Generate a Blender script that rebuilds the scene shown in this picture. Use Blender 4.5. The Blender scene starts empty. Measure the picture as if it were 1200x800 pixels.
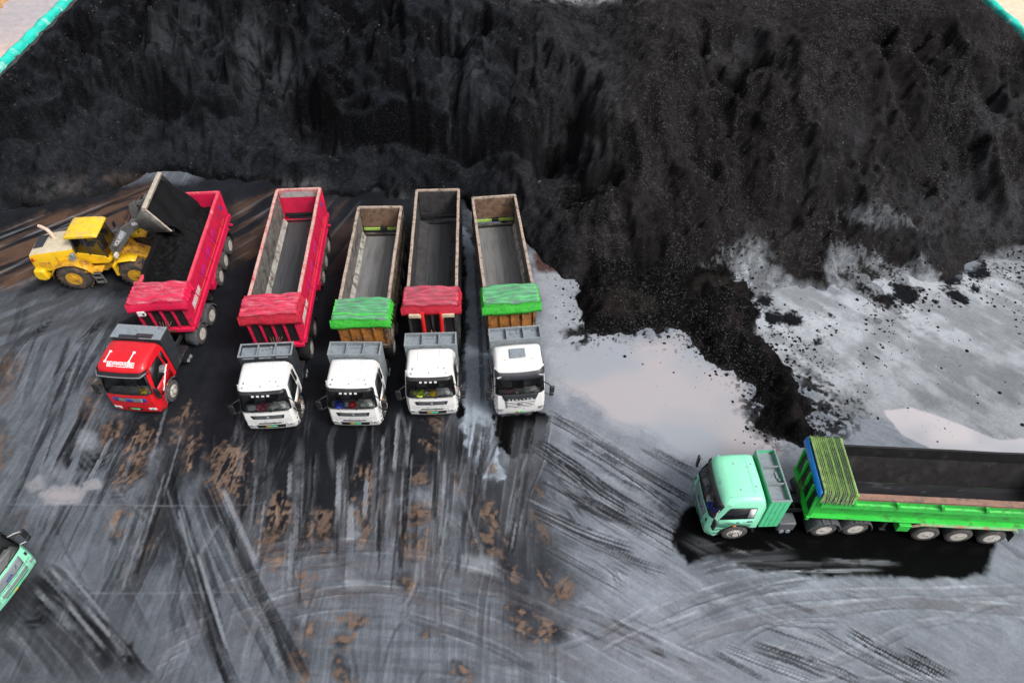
import bpy, bmesh, math, random
import numpy as np
from mathutils import Matrix, Vector, Euler
R = math.radians
PI = math.pi
random.seed(11)
scn = bpy.context.scene
col = scn.collection

# ------------------------------------------------------------------ camera
CAM_H, PITCH, FPX = 27.914, 48.09, 818.93        # drone height, degrees below the horizon, focal length for a 1200 px wide picture
cam = bpy.data.cameras.new('Camera')
cam_o = bpy.data.objects.new('Camera', cam)
col.objects.link(cam_o)
cam_o.location = (0, 0, CAM_H)
cam_o.rotation_euler = (R(90 - PITCH), 0, 0)
cam.sensor_width = 36
cam.lens = FPX / 1200 * 36
cam.clip_end = 3000
scn.camera = cam_o

# ------------------------------------------------------------------ sky, sun, exposure
SUN_EL, SUN_ROT = 50, 124
w = bpy.data.worlds.new('World')
scn.world = w
w.use_nodes = True
nt = w.node_tree
sky = nt.nodes.new('ShaderNodeTexSky')
sky.sky_type = 'NISHITA'
sky.sun_disc = False
sky.sun_elevation = R(SUN_EL)
sky.sun_rotation = R(SUN_ROT)
sky.dust_density = 6
hs = nt.nodes.new('ShaderNodeHueSaturation')      # thin overcast: the blue of the sky is mostly washed out
hs.inputs['Saturation'].default_value = 0.30
nt.links.new(sky.outputs[0], hs.inputs['Color'])
nt.links.new(hs.outputs[0], nt.nodes['Background'].inputs['Color'])
nt.nodes['Background'].inputs['Strength'].default_value = 0.09
sun = bpy.data.lights.new('sun', 'SUN')
sun.energy = 1.5
sun.angle = R(18)
sun.color = (1.0, 0.97, 0.93)
sun_o = bpy.data.objects.new('sun', sun)
col.objects.link(sun_o)
sun_o.rotation_euler = (R(90 - SUN_EL), 0, R(180 - SUN_ROT))
scn.view_settings.view_transform = 'Standard'
scn.view_settings.look = 'None'
scn.view_settings.gamma = 1
scn.view_settings.use_curve_mapping = False
scn.view_settings.exposure = 0.68

TH = R(PITCH)
def G(px, py, z=0.0):
    """where the ray through a photo pixel (1200x800) meets the height z"""
    u, v = (px - 600) / FPX, (py - 400) / FPX
    dx, dy, dz = u, math.cos(TH) - v * math.sin(TH), -math.sin(TH) - v * math.cos(TH)
    t = (z - CAM_H) / dz
    return (dx * t, dy * t)
def P(x, y, z):
    zz = z - CAM_H
    Zc = y * math.cos(TH) - zz * math.sin(TH)
    return 600 + FPX * x / Zc, 400 - FPX * (y * math.sin(TH) + zz * math.cos(TH)) / Zc

# ------------------------------------------------------------------ numpy noise
def _hash(ix, iy, seed):
    h = (ix.astype(np.int64) * 374761393 + iy.astype(np.int64) * 668265263 + seed * 974634777) & 0xFFFFFFFF
    h = ((h ^ (h >> 13)) * 1274126177) & 0xFFFFFFFF
    return ((h ^ (h >> 16)) & 0xFFFF) / 65535.0
def vnoise(x, y, seed=0):
    ix, iy = np.floor(x), np.floor(y)
    fx, fy = x - ix, y - iy
    fx, fy = fx * fx * (3 - 2 * fx), fy * fy * (3 - 2 * fy)
    a, b = _hash(ix, iy, seed), _hash(ix + 1, iy, seed)
    c, d = _hash(ix, iy + 1, seed), _hash(ix + 1, iy + 1, seed)
    return (a + (b - a) * fx) * (1 - fy) + (c + (d - c) * fx) * fy
def fbm(x, y, seed=0, octs=4, gain=0.5):
    s, a, t = 0.0, 1.0, 0.0
    for o in range(octs):
        s = s + a * vnoise(x * 2 ** o + 17.3 * o, y * 2 ** o - 9.1 * o, seed + o)
        t += a
        a *= gain
    return s / t
def sstep(a, b, x):
    t = np.clip((x - a) / (b - a), 0, 1)
    return t * t * (3 - 2 * t)

# ------------------------------------------------------------------ materials
def mat(name, color, rough=0.5, metal=0.0, var=0.0, vscale=3.0, dirt=None, dirt_amt=0.0, dscale=2.0, stretch=(1, 1, 1), bump=0.0, bscale=40, spec=0.5, coat=0.0, low=0.0):
    m = bpy.data.materials.new(name)
    m.use_nodes = True
    n, l = m.node_tree.nodes, m.node_tree.links
    b = n['Principled BSDF']
    b.inputs['Base Color'].default_value = (*color, 1)
    b.inputs['Roughness'].default_value = rough
    b.inputs['Metallic'].default_value = metal
    b.inputs['Specular IOR Level'].default_value = spec
    b.inputs['Coat Weight'].default_value = coat
    b.inputs['Coat Roughness'].default_value = 0.12
    tc = n.new('ShaderNodeTexCoord')
    mp = n.new('ShaderNodeMapping')
    mp.inputs['Scale'].default_value = stretch
    l.new(tc.outputs['Object'], mp.inputs['Vector'])
    cur = None
    if var:
        t = n.new('ShaderNodeTexNoise')
        t.inputs['Scale'].default_value = vscale
        t.inputs['Detail'].default_value = 6
        l.new(mp.outputs[0], t.inputs['Vector'])
        r = n.new('ShaderNodeMapRange')
        r.inputs['From Min'].default_value, r.inputs['From Max'].default_value = 0.3, 0.7
        r.inputs['To Min'].default_value, r.inputs['To Max'].default_value = 1 - var, 1 + var * 0.5
        l.new(t.outputs['Fac'], r.inputs['Value'])
        mx = n.new('ShaderNodeMix'); mx.data_type = 'RGBA'; mx.blend_type = 'MULTIPLY'
        mx.inputs['Factor'].default_value = 1
        mx.inputs[6].default_value = (*color, 1)
        l.new(r.outputs[0], mx.inputs[7])
        cur = mx.outputs[2]
    if dirt:
        t = n.new('ShaderNodeTexNoise')
        t.inputs['Scale'].default_value = dscale
        t.inputs['Detail'].default_value = 9
        t.inputs['Roughness'].default_value = 0.68
        l.new(mp.outputs[0], t.inputs['Vector'])
        r = n.new('ShaderNodeMapRange')
        lo = 0.72 - dirt_amt * 0.45
        fac = t.outputs['Fac']
        if low:                                       # road mud thrown up on the lower panels
            sx = n.new('ShaderNodeSeparateXYZ'); l.new(tc.outputs['Object'], sx.inputs[0])
            zr = n.new('ShaderNodeMapRange'); zr.inputs['From Min'].default_value, zr.inputs['From Max'].default_value = 0.5, 1.9
            zr.inputs['To Min'].default_value, zr.inputs['To Max'].default_value = low, 0.0
            l.new(sx.outputs['Z'], zr.inputs['Value'])
            ad = n.new('ShaderNodeMath'); ad.operation = 'ADD'; l.new(fac, ad.inputs[0]); l.new(zr.outputs[0], ad.inputs[1]); fac = ad.outputs[0]
        r.inputs['From Min'].default_value, r.inputs['From Max'].default_value = lo, lo + 0.14
        l.new(fac, r.inputs['Value'])
        mx = n.new('ShaderNodeMix'); mx.data_type = 'RGBA'
        l.new(r.outputs[0], mx.inputs['Factor'])
        if cur: l.new(cur, mx.inputs[6])
        else: mx.inputs[6].default_value = (*color, 1)
        mx.inputs[7].default_value = (*dirt, 1)
        cur = mx.outputs[2]
        rr = n.new('ShaderNodeMapRange')
        rr.inputs['To Min'].default_value, rr.inputs['To Max'].default_value = rough, min(0.95, rough + 0.35)
        l.new(r.outputs[0], rr.inputs['Value'])
        l.new(rr.outputs[0], b.inputs['Roughness'])
    if cur: l.new(cur, b.inputs['Base Color'])
    if bump:
        t = n.new('ShaderNodeTexNoise')
        t.inputs['Scale'].default_value = bscale
        t.inputs['Detail'].default_value = 5
        l.new(mp.outputs[0], t.inputs['Vector'])
        bp = n.new('ShaderNodeBump')
        bp.inputs['Strength'].default_value = bump
        bp.inputs['Distance'].default_value = 0.05
        l.new(t.outputs['Fac'], bp.inputs['Height'])
        l.new(bp.outputs[0], b.inputs['Normal'])
    return m
def glass_mat(name, tint, alpha):
    m = bpy.data.materials.new(name)
    m.use_nodes = True
    n, l = m.node_tree.nodes, m.node_tree.links
    n.remove(n['Principled BSDF'])
    tr = n.new('ShaderNodeBsdfTransparent'); tr.inputs[0].default_value = (*tint, 1)
    gl = n.new('ShaderNodeBsdfGlossy'); gl.inputs['Roughness'].default_value = 0.03
    fr = n.new('ShaderNodeFresnel'); fr.inputs[0].default_value = 1.5
    mx = n.new('ShaderNodeMixShader')
    l.new(fr.outputs[0], mx.inputs[0]); l.new(tr.outputs[0], mx.inputs[1]); l.new(gl.outputs[0], mx.inputs[2])
    l.new(mx.outputs[0], n['Material Output'].inputs['Surface'])
    return m
COALDUST = (0.03, 0.03, 0.032)
M = dict(
    white=mat('white_paint', (0.80, 0.80, 0.79), 0.35, var=0.06, vscale=1.5, dirt=(0.34, 0.33, 0.32), dirt_amt=0.27, dscale=3.2, coat=0.2, low=.05),
    redcab=mat('red_cab_paint', (0.66, 0.012, 0.022), 0.35, var=0.12, dirt=(0.12, 0.03, 0.03), dirt_amt=0.22, dscale=3, coat=0.25, low=.09),
    mint=mat('mint_paint', (0.29, 0.82, 0.55), 0.38, var=0.06, dirt=(0.24, 0.34, 0.28), dirt_amt=0.28, dscale=3, coat=0.2, low=.09),
    mintdeep=mat('mint_box_paint', (0.10, 0.62, 0.30), 0.42, var=0.1, dirt=(0.22, 0.34, 0.26), dirt_amt=0.3),
    redbody=mat('red_tipper_paint', (0.70, 0.015, 0.075), 0.45, var=0.16, vscale=1.2, dirt=(0.20, 0.03, 0.05), dirt_amt=0.34, dscale=1.8),
    greenbody=mat('green_tipper_paint', (0.04, 0.58, 0.07), 0.45, var=0.15, vscale=1.2, dirt=(0.06, 0.24, 0.06), dirt_amt=0.46, dscale=2.4),
    greenold=mat('faded_green_paint', (0.25, 0.46, 0.24), 0.55, var=0.2, dirt=(0.42, 0.20, 0.15), dirt_amt=0.55, dscale=2.5),
    brownbody=mat('dirty_tan_steel', (0.22, 0.17, 0.12), 0.7, var=0.3, dirt=(0.06, 0.05, 0.045), dirt_amt=0.6, dscale=2.3, bump=0.2),
    greybody=mat('dark_grey_steel', (0.055, 0.055, 0.058), 0.6, var=0.3, dirt=(0.025, 0.025, 0.027), dirt_amt=0.5, dscale=2),
    rail_tan=mat('worn_rail_tan', (0.42, 0.33, 0.27), 0.65, var=0.2, vscale=5, dirt=(0.13, 0.09, 0.075), dirt_amt=0.5, dscale=4, bump=0.2),
    rail_pink=mat('worn_rail_pink', (0.60, 0.36, 0.32), 0.6, var=0.2, vscale=5, dirt=(0.52, 0.04, 0.07), dirt_amt=0.45, dscale=2.4),
    rail_red=mat('rail_red', (0.74, 0.06, 0.11), 0.5, var=0.15, dirt=(0.62, 0.30, 0.30), dirt_amt=0.4, dscale=2.5),
    rail_brown=mat('rusty_rail', (0.27, 0.15, 0.11), 0.7, var=0.25, vscale=4, dirt=(0.14, 0.10, 0.09), dirt_amt=0.5, dscale=3),
    floor_grey=mat('scraped_floor', (0.075, 0.078, 0.085), 0.5, var=0.45, vscale=1.2, stretch=(0.25, 4.5, 1), dirt=(0.03, 0.03, 0.033), dirt_amt=0.42, dscale=1.2, spec=.25),
    floor_pale=mat('pale_scraped_floor', (0.19, 0.19, 0.192), 0.5, var=0.45, vscale=1.1, stretch=(0.35, 4.5, 1), dirt=(0.07, 0.068, 0.068), dirt_amt=0.40, dscale=1.1, spec=.25),
    floor_dark=mat('coal_black_floor', (0.022, 0.023, 0.026), 0.45, var=0.5, vscale=1.2, stretch=(0.4, 2.5, 1), dirt=(0.12, 0.125, 0.135), dirt_amt=0.40, dscale=0.9, spec=.15),
    wall_dusty=mat('dusty_inner_wall', (0.17, 0.155, 0.14), 0.65, var=0.35, stretch=(1, 1, 1), dirt=(0.055, 0.05, 0.047), dirt_amt=0.55, dscale=1.7),
    wall_dark=mat('dark_inner_wall', (0.024, 0.023, 0.025), 0.6, var=0.3, dirt=(0.045, 0.041, 0.041), dirt_amt=0.4, dscale=1.4, spec=.15),
    wall_grey=mat('grey_inner_wall', (0.060, 0.058, 0.060), 0.6, var=0.3, dirt=(0.035, 0.032, 0.033), dirt_amt=0.45, dscale=1.6, spec=.2),
    chamfer=mat('pale_chamfer_plate', (0.42, 0.40, 0.36), 0.6, var=0.3, vscale=3, dirt=(0.10, 0.09, 0.08), dirt_amt=0.52, dscale=2.2),
    gate_white=mat('dusty_gate', (0.42, 0.40, 0.39), 0.6, var=0.3, dirt=(0.52, 0.04, 0.07), dirt_amt=0.45, dscale=2.5),
    gate_rust=mat('rusty_gate', (0.20, 0.12, 0.075), 0.7, var=0.4, dirt=(0.06, 0.045, 0.04), dirt_amt=0.5, dscale=2.4),
    orange=mat('orange_brown_panel', (0.46, 0.19, 0.045), 0.6, var=0.35, vscale=2, dirt=(0.04, 0.03, 0.025), dirt_amt=0.5, dscale=1.9),
    lime=mat('yellow_green_beam', (0.34, 0.52, 0.10), 0.55, var=0.25, dirt=(0.10, 0.12, 0.05), dirt_amt=0.4, dscale=4),
    boxdark=mat('dark_toolbox', (0.030, 0.034, 0.042), 0.5, var=0.2, dirt=(0.075, 0.075, 0.08), dirt_amt=0.35, dscale=2.6),
    boxgrey=mat('grey_toolbox_rim', (0.23, 0.26, 0.28), 0.45, var=0.2, dirt=(0.10, 0.10, 0.11), dirt_amt=0.35, dscale=4),
    tray=mat('tray_blue_grey', (0.24, 0.275, 0.31), 0.4, var=0.25, dirt=(0.09, 0.095, 0.105), dirt_amt=0.4, dscale=3),
    black=mat('black_plastic', (0.018, 0.018, 0.02), 0.45, var=0.2, dirt=(0.06, 0.06, 0.06), dirt_amt=0.3, dscale=6),
    chassis=mat('chassis_black', (0.022, 0.022, 0.024), 0.6, var=0.3, dirt=(0.07, 0.062, 0.055), dirt_amt=0.4, dscale=4),
    mudguard=mat('mudguard_grey', (0.105, 0.112, 0.125), 0.5, var=0.2, dirt=(0.05, 0.05, 0.052), dirt_amt=0.45, dscale=3),
    tyre=mat('tyre_rubber', (0.075, 0.073, 0.072), 0.8, var=0.3, vscale=6, dirt=(0.15, 0.14, 0.13), dirt_amt=0.42, dscale=4, bump=0.3, bscale=25),
    tyre_mud=mat('muddy_tyre', (0.05, 0.045, 0.042), 0.85, var=0.3, vscale=5, dirt=(0.17, 0.10, 0.065), dirt_amt=0.52, dscale=2.2, bump=0.3, bscale=20),
    rim=mat('pale_steel_rim', (0.62, 0.59, 0.54), 0.5, metal=0.0, var=0.25, vscale=5, dirt=(0.20, 0.18, 0.16), dirt_amt=0.45, dscale=6),
    rimdark=mat('hub_dark', (0.05, 0.048, 0.045), 0.6),
    glass=glass_mat('windscreen_glass', (0.95, 0.97, 0.97), 1),
    darkglass=mat('side_glass', (0.012, 0.014, 0.016), 0.06, spec=0.7),
    chrome=mat('silver_trim', (0.62, 0.63, 0.65), 0.25, metal=0.7),
    lamp=mat('clear_lamp', (0.62, 0.64, 0.66), 0.15, coat=0.6),
    amber=mat('amber_lens', (0.75, 0.22, 0.02), 0.3),
    redlens=mat('red_lens', (0.5, 0.01, 0.01), 0.3),
    plate_y=mat('plate_yellow', (0.70, 0.52, 0.06), 0.45), plate_g=mat('plate_green', (0.10, 0.55, 0.30), 0.45),
    dash=mat('dashboard_grey', (0.34, 0.345, 0.35), 0.6, var=0.4), seat=mat('seat_cloth', (0.12, 0.12, 0.14), 0.85, var=0.3),
    lining=mat('cab_lining', (0.30, 0.30, 0.31), 0.8),
    letter=mat('white_lettering', (0.78, 0.76, 0.77), 0.5), letter_b=mat('blue_lettering', (0.03, 0.06, 0.32), 0.5),
    purple=mat('purple_decal', (0.50, 0.02, 0.28), 0.5, var=0.3, vscale=8, dirt=(0.70, 0.015, 0.075), dirt_amt=.5, dscale=5), orange_line=mat('orange_stripe', (0.80, 0.17, 0.03), 0.5),
    yellow=mat('loader_yellow', (0.82, 0.50, 0.012), 0.42, var=0.12, vscale=1.6, dirt=(0.45, 0.20, 0.03), dirt_amt=0.33, dscale=2.2, coat=0.15),
    yellowmud=mat('loader_yellow_muddy', (0.68, 0.36, 0.02), 0.55, var=0.2, dirt=(0.20, 0.10, 0.045), dirt_amt=0.5, dscale=2.6),
    hood=mat('faded_hood', (0.60, 0.52, 0.38), 0.6, var=0.15, dirt=(0.62, 0.42, 0.08), dirt_amt=0.35, dscale=1.8),
    rooftop=mat('loader_roof_paint', (0.82, 0.54, 0.03), 0.5, var=0.12, dirt=(0.52, 0.34, 0.16), dirt_amt=0.5, dscale=2.2),
    steel=mat('loader_arm_grey', (0.13, 0.132, 0.13), 0.5, var=0.3, dirt=(0.06, 0.055, 0.05), dirt_amt=0.45, dscale=3),
    bucket=mat('bucket_steel', (0.17, 0.16, 0.145), 0.45, metal=0.25, var=0.3, dirt=(0.06, 0.055, 0.05), dirt_amt=0.48, dscale=2.5),
    bucketedge=mat('worn_bucket_edge', (0.52, 0.46, 0.38), 0.5, metal=0.2, var=0.25, dirt=(0.14, 0.12, 0.10), dirt_amt=0.45, dscale=4),
    rust=mat('rusty_hose_steel', (0.14, 0.07, 0.05), 0.7, var=0.4, dirt=(0.30, 0.20, 0.15), dirt_amt=0.35, dscale=5),
    redpart=mat('red_cylinder', (0.68, 0.02, 0.02), 0.4, var=0.1, dirt=(0.10, 0.02, 0.02), dirt_amt=0.3, dscale=5),
    cream=mat('cream_bracket', (0.62, 0.50, 0.36), 0.6, var=0.2, dirt=(0.2, 0.12, 0.08), dirt_amt=0.4, dscale=5),
    tarp_g=mat('green_tarpaulin', (0.055, 0.55, 0.05), 0.65, var=0.3, vscale=3, dirt=(0.05, 0.24, 0.06), dirt_amt=0.45, dscale=3, bump=0.8, bscale=6),
    tarp_gf=mat('faded_green_tarpaulin', (0.09, 0.40, 0.16), 0.6, var=0.4, vscale=2.5, stretch=(5, 0.5, 1), dirt=(0.14, 0.20, 0.18), dirt_amt=0.55, dscale=3, bump=0.8, bscale=6),
    tarp_r=mat('red_tarpaulin', (0.54, 0.018, 0.045), 0.65, var=0.3, vscale=3, dirt=(0.22, 0.02, 0.035), dirt_amt=0.42, dscale=3, bump=0.8, bscale=6),
    tarp_rf=mat('faded_red_tarpaulin', (0.46, 0.06, 0.10), 0.6, var=0.3, vscale=2.5, stretch=(4, 0.6, 1), dirt=(0.20, 0.09, 0.11), dirt_amt=0.5, dscale=3, bump=0.8, bscale=6),
    tarp_pf=mat('pink_red_tarpaulin', (0.56, 0.03, 0.08), 0.65, var=0.35, vscale=2.5, stretch=(4, 0.6, 1), dirt=(0.50, 0.16, 0.20), dirt_amt=0.5, dscale=3, bump=0.8, bscale=6),
    tarp_pale=mat('pale_green_fabric', (0.55, 0.70, 0.36), 0.6, var=0.25, vscale=4, dirt=(0.26, 0.36, 0.18), dirt_amt=0.4, dscale=5),
    tarp_pole=mat('lime_bow_tube', (0.22, 0.50, 0.09), 0.5, var=0.2),
    bluepanel=mat('blue_panel', (0.008, 0.26, 0.85), 0.45, var=0.12, dirt=(0.03, 0.18, 0.42), dirt_amt=0.3, dscale=2),
    hat_r=mat('red_helmet', (0.62, 0.02, 0.03), 0.3), hat_y=mat('yellow_helmet', (0.80, 0.55, 0.01), 0.3),
    hiviz=mat('lime_vest', (0.48, 0.62, 0.04), 0.8, bump=0.4, bscale=20), paper=mat('paper', (0.70, 0.71, 0.70), 0.8), pinkcloth=mat('pink_cloth', (0.62, 0.30, 0.34), 0.85, bump=0.4, bscale=18),
    bluecloth=mat('blue_cloth', (0.02, 0.06, 0.45), 0.8), maroon=mat('maroon_bag', (0.30, 0.05, 0.08), 0.7, bump=0.4, bscale=20),
    concrete=mat('wall_concrete', (0.11, 0.11, 0.115), 0.85, var=0.3, dirt=(0.05, 0.05, 0.052), dirt_amt=0.5, dscale=1.2, bump=0.3),
    pipe=mat('faded_exhaust_paint', (0.62, 0.47, 0.38), 0.6, var=0.2, dirt=(0.35, 0.25, 0.2), dirt_amt=0.35, dscale=5),
    net=mat('cyan_green_netting', (0.02, 0.62, 0.50), 0.6, var=0.25, vscale=1.3, dirt=(0.48, 0.74, 0.68), dirt_amt=0.42, dscale=0.8, bump=0.4, bscale=5),
    earth=mat('orange_earth', (0.46, 0.25, 0.11), 0.9, var=0.35, vscale=1.2, dirt=(0.25, 0.19, 0.14), dirt_amt=0.4, dscale=1.0, bump=0.4, bscale=3),
)

# ------------------------------------------------------------------ mesh helpers
class MB:
    """collects boxes, tubes, prisms and lathes and links them as ONE mesh object"""
    def __init__(s, T=None):
        s.v, s.f, s.m, s.T = [], [], [], T
    def add(s, vs, fs, mi=0):
        o = len(s.v)
        s.v += [tuple(p) for p in vs]
        for f in fs:
            s.f.append([i + o for i in f]); s.m.append(mi)
    def box(s, c, d, rot=None, mi=0):
        vs = [Vector((x * d[0] / 2, y * d[1] / 2, z * d[2] / 2)) for x in (-1, 1) for y in (-1, 1) for z in (-1, 1)]
        if rot:
            m = Euler(rot).to_matrix(); vs = [m @ p for p in vs]
        vs = [p + Vector(c) for p in vs]
        s.add(vs, [(0, 1, 3, 2), (4, 6, 7, 5), (0, 4, 5, 1), (2, 3, 7, 6), (0, 2, 6, 4), (1, 5, 7, 3)], mi)
    def prism(s, pts, y0, y1, mi=0, axis='y'):
        n = len(pts)
        f = {'y': lambda a, b, c: (a, c, b), 'x': lambda a, b, c: (c, a, b), 'z': lambda a, b, c: (a, b, c)}[axis]
        vs = [f(a, b, y0) for a, b in pts] + [f(a, b, y1) for a, b in pts]
        s.add(vs, [tuple(range(n)), tuple(range(2 * n - 1, n - 1, -1))] + [(i, i + n, (i + 1) % n + n, (i + 1) % n) for i in range(n)], mi)
    def tube(s, pts, r, n=8, mi=0, caps=True):
        pts = [Vector(p) for p in pts]
        rings = []
        for i, p in enumerate(pts):
            t = (pts[min(i + 1, len(pts) - 1)] - pts[max(i - 1, 0)]).normalized()
            a = t.cross(Vector((0, 0, 1)))
            if a.length < 1e-3: a = t.cross(Vector((0, 1, 0)))
            a.normalize(); b = t.cross(a)
            rr = r[i] if isinstance(r, (list, tuple)) else r
            rings.append([p + a * rr * math.cos(2 * PI * k / n) + b * rr * math.sin(2 * PI * k / n) for k in range(n)])
        vs = [q for g in rings for q in g]
        fs = []
        for i in range(len(pts) - 1):
            for k in range(n):
                fs.append((i * n + k, i * n + (k + 1) % n, (i + 1) * n + (k + 1) % n, (i + 1) * n + k))
        if caps:
            fs += [tuple(range(n - 1, -1, -1)), tuple(range((len(pts) - 1) * n, len(pts) * n))]
        s.add(vs, fs, mi)
    def lathe(s, prof, c=(0, 0, 0), n=24, axis='y', mi=0):
        """profile of (radius, offset along axis)"""
        f = {'y': lambda a, b, h: (a, h, b), 'z': lambda a, b, h: (a, b, h), 'x': lambda a, b, h: (h, a, b)}[axis]
        vs = []
        for r, h in prof:
            for k in range(n):
                q = f(r * math.cos(2 * PI * k / n), r * math.sin(2 * PI * k / n), h)
                vs.append((q[0] + c[0], q[1] + c[1], q[2] + c[2]))
        fs = [(i * n + k, i * n + (k + 1) % n, (i + 1) * n + (k + 1) % n, (i + 1) * n + k) for i in range(len(prof) - 1) for k in range(n)]
        if prof[0][0] > 0.001: fs.append(tuple(range(n)))
        if prof[-1][0] > 0.001: fs.append(tuple(range(len(prof) * n - 1, (len(prof) - 1) * n - 1, -1)))
        s.add(vs, fs, mi)
    def grid(s, rows, mi=0, mif=None):
        n = len(rows[0]); fs = []
        o = len(s.v)
        s.v += [tuple(p) for r in rows for p in r]
        for i in range(len(rows) - 1):
            for k in range(n - 1):
                s.f.append([o + i * n + k, o + i * n + k + 1, o + (i + 1) * n + k + 1, o + (i + 1) * n + k])
                s.m.append(mif(i, k) if mif else mi)
    def build(s, name, mats, parent=None, bevel=0.0, smooth=35, solid=0.0):
        me = bpy.data.meshes.new(name)
        vs = s.v if s.T is None else [tuple(s.T @ Vector(p)) for p in s.v]
        me.from_pydata(vs, [], s.f)
        for mm in (mats if isinstance(mats, (list, tuple)) else [mats]): me.materials.append(mm)
        me.polygons.foreach_set('material_index', s.m)
        bm = bmesh.new(); bm.from_mesh(me)
        bmesh.ops.recalc_face_normals(bm, faces=bm.faces)
        bm.to_mesh(me); bm.free()
        me.polygons.foreach_set('use_smooth', [True] * len(me.polygons))
        me.set_sharp_from_angle(angle=R(smooth))
        o = bpy.data.objects.new(name, me)
        col.objects.link(o)
        if parent: o.parent = parent
        if solid:
            md = o.modifiers.new('thickness', 'SOLIDIFY'); md.thickness = solid; md.offset = 0
        if bevel:
            md = o.modifiers.new('bevel', 'BEVEL'); md.width = bevel; md.segments = 2; md.limit_method = 'ANGLE'; md.angle_limit = R(40)
        return o
def tag(o, label=None, cat=None, group=None, kind=None):
    if label: o['label'] = label
    if cat: o['category'] = cat
    if group: o['group'] = group
    if kind: o['kind'] = kind
    return o
def empty(name, loc, rz=0.0):
    o = bpy.data.objects.new(name, None)
    o.empty_display_size = 0.3
    o.location = loc; o.rotation_euler = (0, 0, rz)
    col.objects.link(o)
    return o
def text_mesh(name, s, size, m, parent, mtx, depth=0.006):
    cu = bpy.data.curves.new(name, 'FONT')
    cu.body = s; cu.size = size; cu.extrude = depth; cu.align_x = 'CENTER'; cu.align_y = 'CENTER'
    t = bpy.data.objects.new(name, cu)
    col.objects.link(t)
    bpy.context.view_layer.update()
    me = bpy.data.meshes.new_from_object(t.evaluated_get(bpy.context.evaluated_depsgraph_get()))
    bpy.data.objects.remove(t)
    me.transform(mtx)
    me.materials.clear(); me.materials.append(m)
    o = bpy.data.objects.new(name, me)
    col.objects.link(o); o.parent = parent
    return o
def frame_mtx(o, ex, ey):
    ex = Vector(ex).normalized(); ey = Vector(ey).normalized(); ez = ex.cross(ey)
    m = Matrix((ex, ey, ez)).transposed().to_4x4()
    m.translation = Vector(o)
    return m
def glyphs(mb, org, ex, ey, n, size, gap=1.12, seed=0):
    """a row of n square pseudo-ideographs (too small in the photo to read): strokes as thin raised bars"""
    rnd = random.Random(seed)
    T = frame_mtx(org, ex, ey)
    for k in range(n):
        cx = k * size * gap
        def bar(x0, y0, x1, y1):
            vs = [T @ Vector((cx + a * size, b * size, h)) for h in (0.001, 0.008) for a, b in ((x0, y0), (x1, y0), (x1, y1), (x0, y1))]
            mb.add(vs, [(3, 2, 1, 0), (4, 5, 6, 7), (0, 1, 5, 4), (1, 2, 6, 5), (2, 3, 7, 6), (3, 0, 4, 7)])
        th = 0.21
        for y in (0.0, 0.40, 0.80) if rnd.random() < .6 else (0.12, 0.45, 0.80): bar(0, y, 1, y + th)
        for x in rnd.sample((0.02, 0.40, 0.79), 2): bar(x, 0.0, x + th, 1.0)

def grid_mesh(name, xs, ys, Z, attrs, material):
    nx, ny = len(xs), len(ys)
    X, Y = np.meshgrid(xs, ys)
    co = np.stack([X, Y, Z], -1).reshape(-1, 3).astype(np.float32)
    me = bpy.data.meshes.new(name)
    me.vertices.add(nx * ny)
    me.vertices.foreach_set('co', co.ravel())
    i = (np.arange(ny - 1)[:, None] * nx + np.arange(nx - 1)[None]).ravel()
    q = np.stack([i, i + 1, i + nx + 1, i + nx], -1).astype(np.int32)
    me.loops.add(q.size)
    me.loops.foreach_set('vertex_index', q.ravel())
    me.polygons.add(len(q))
    me.polygons.foreach_set('loop_start', np.arange(0, q.size, 4, dtype=np.int32))
    me.update(calc_edges=True)
    me.polygons.foreach_set('use_smooth', np.ones(len(q), dtype=bool))
    for nme, a in attrs.items():
        if a.ndim == 3:
            at = me.attributes.new(nme, 'FLOAT_COLOR', 'POINT')
            rgba = np.concatenate([a.reshape(-1, 3), np.ones((nx * ny, 1))], 1).astype(np.float32)
            at.data.foreach_set('color', rgba.ravel())
        else:
            at = me.attributes.new(nme, 'FLOAT', 'POINT')
            at.data.foreach_set('value', a.ravel().astype(np.float32))
    me.materials.append(material)
    o = bpy.data.objects.new(name, me)
    col.objects.link(o)
    return o
# ------------------------------------------------------------------ GROUND: one sheet, fine where the yard is seen, coarse out to the horizon
STEP = 0.052
geo = lambda a, b, n: np.sign(a) * np.geomspace(abs(a), abs(b), n)
xs = np.concatenate([geo(-900, -37, 26)[:-1], np.arange(-36, 36.01, STEP), geo(37, 900, 26)])
ys = np.concatenate([geo(-600, -1, 16), np.arange(2, 6.4, 0.8), np.arange(6.8, 42.0, STEP), np.arange(42.5, 60, 0.8), geo(61, 1200, 26)])
GX, GY = np.meshgrid(xs, ys)
GU, GV = P(GX, np.maximum(GY, -8), 0.0)
ix0, iy0 = 25, 16 + len(np.arange(2, 6.4, 0.8))
nfx, nfy = len(np.arange(-36, 36.01, STEP)), len(np.arange(6.8, 42.0, STEP))
FX = GX[iy0:iy0 + nfy, ix0:ix0 + nfx]; FY = GY[iy0:iy0 + nfy, ix0:ix0 + nfx]
FU = GU[iy0:iy0 + nfy, ix0:ix0 + nfx]; FV = GV[iy0:iy0 + nfy, ix0:ix0 + nfx]
fx0, fy0 = -36.0, 6.8

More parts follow.
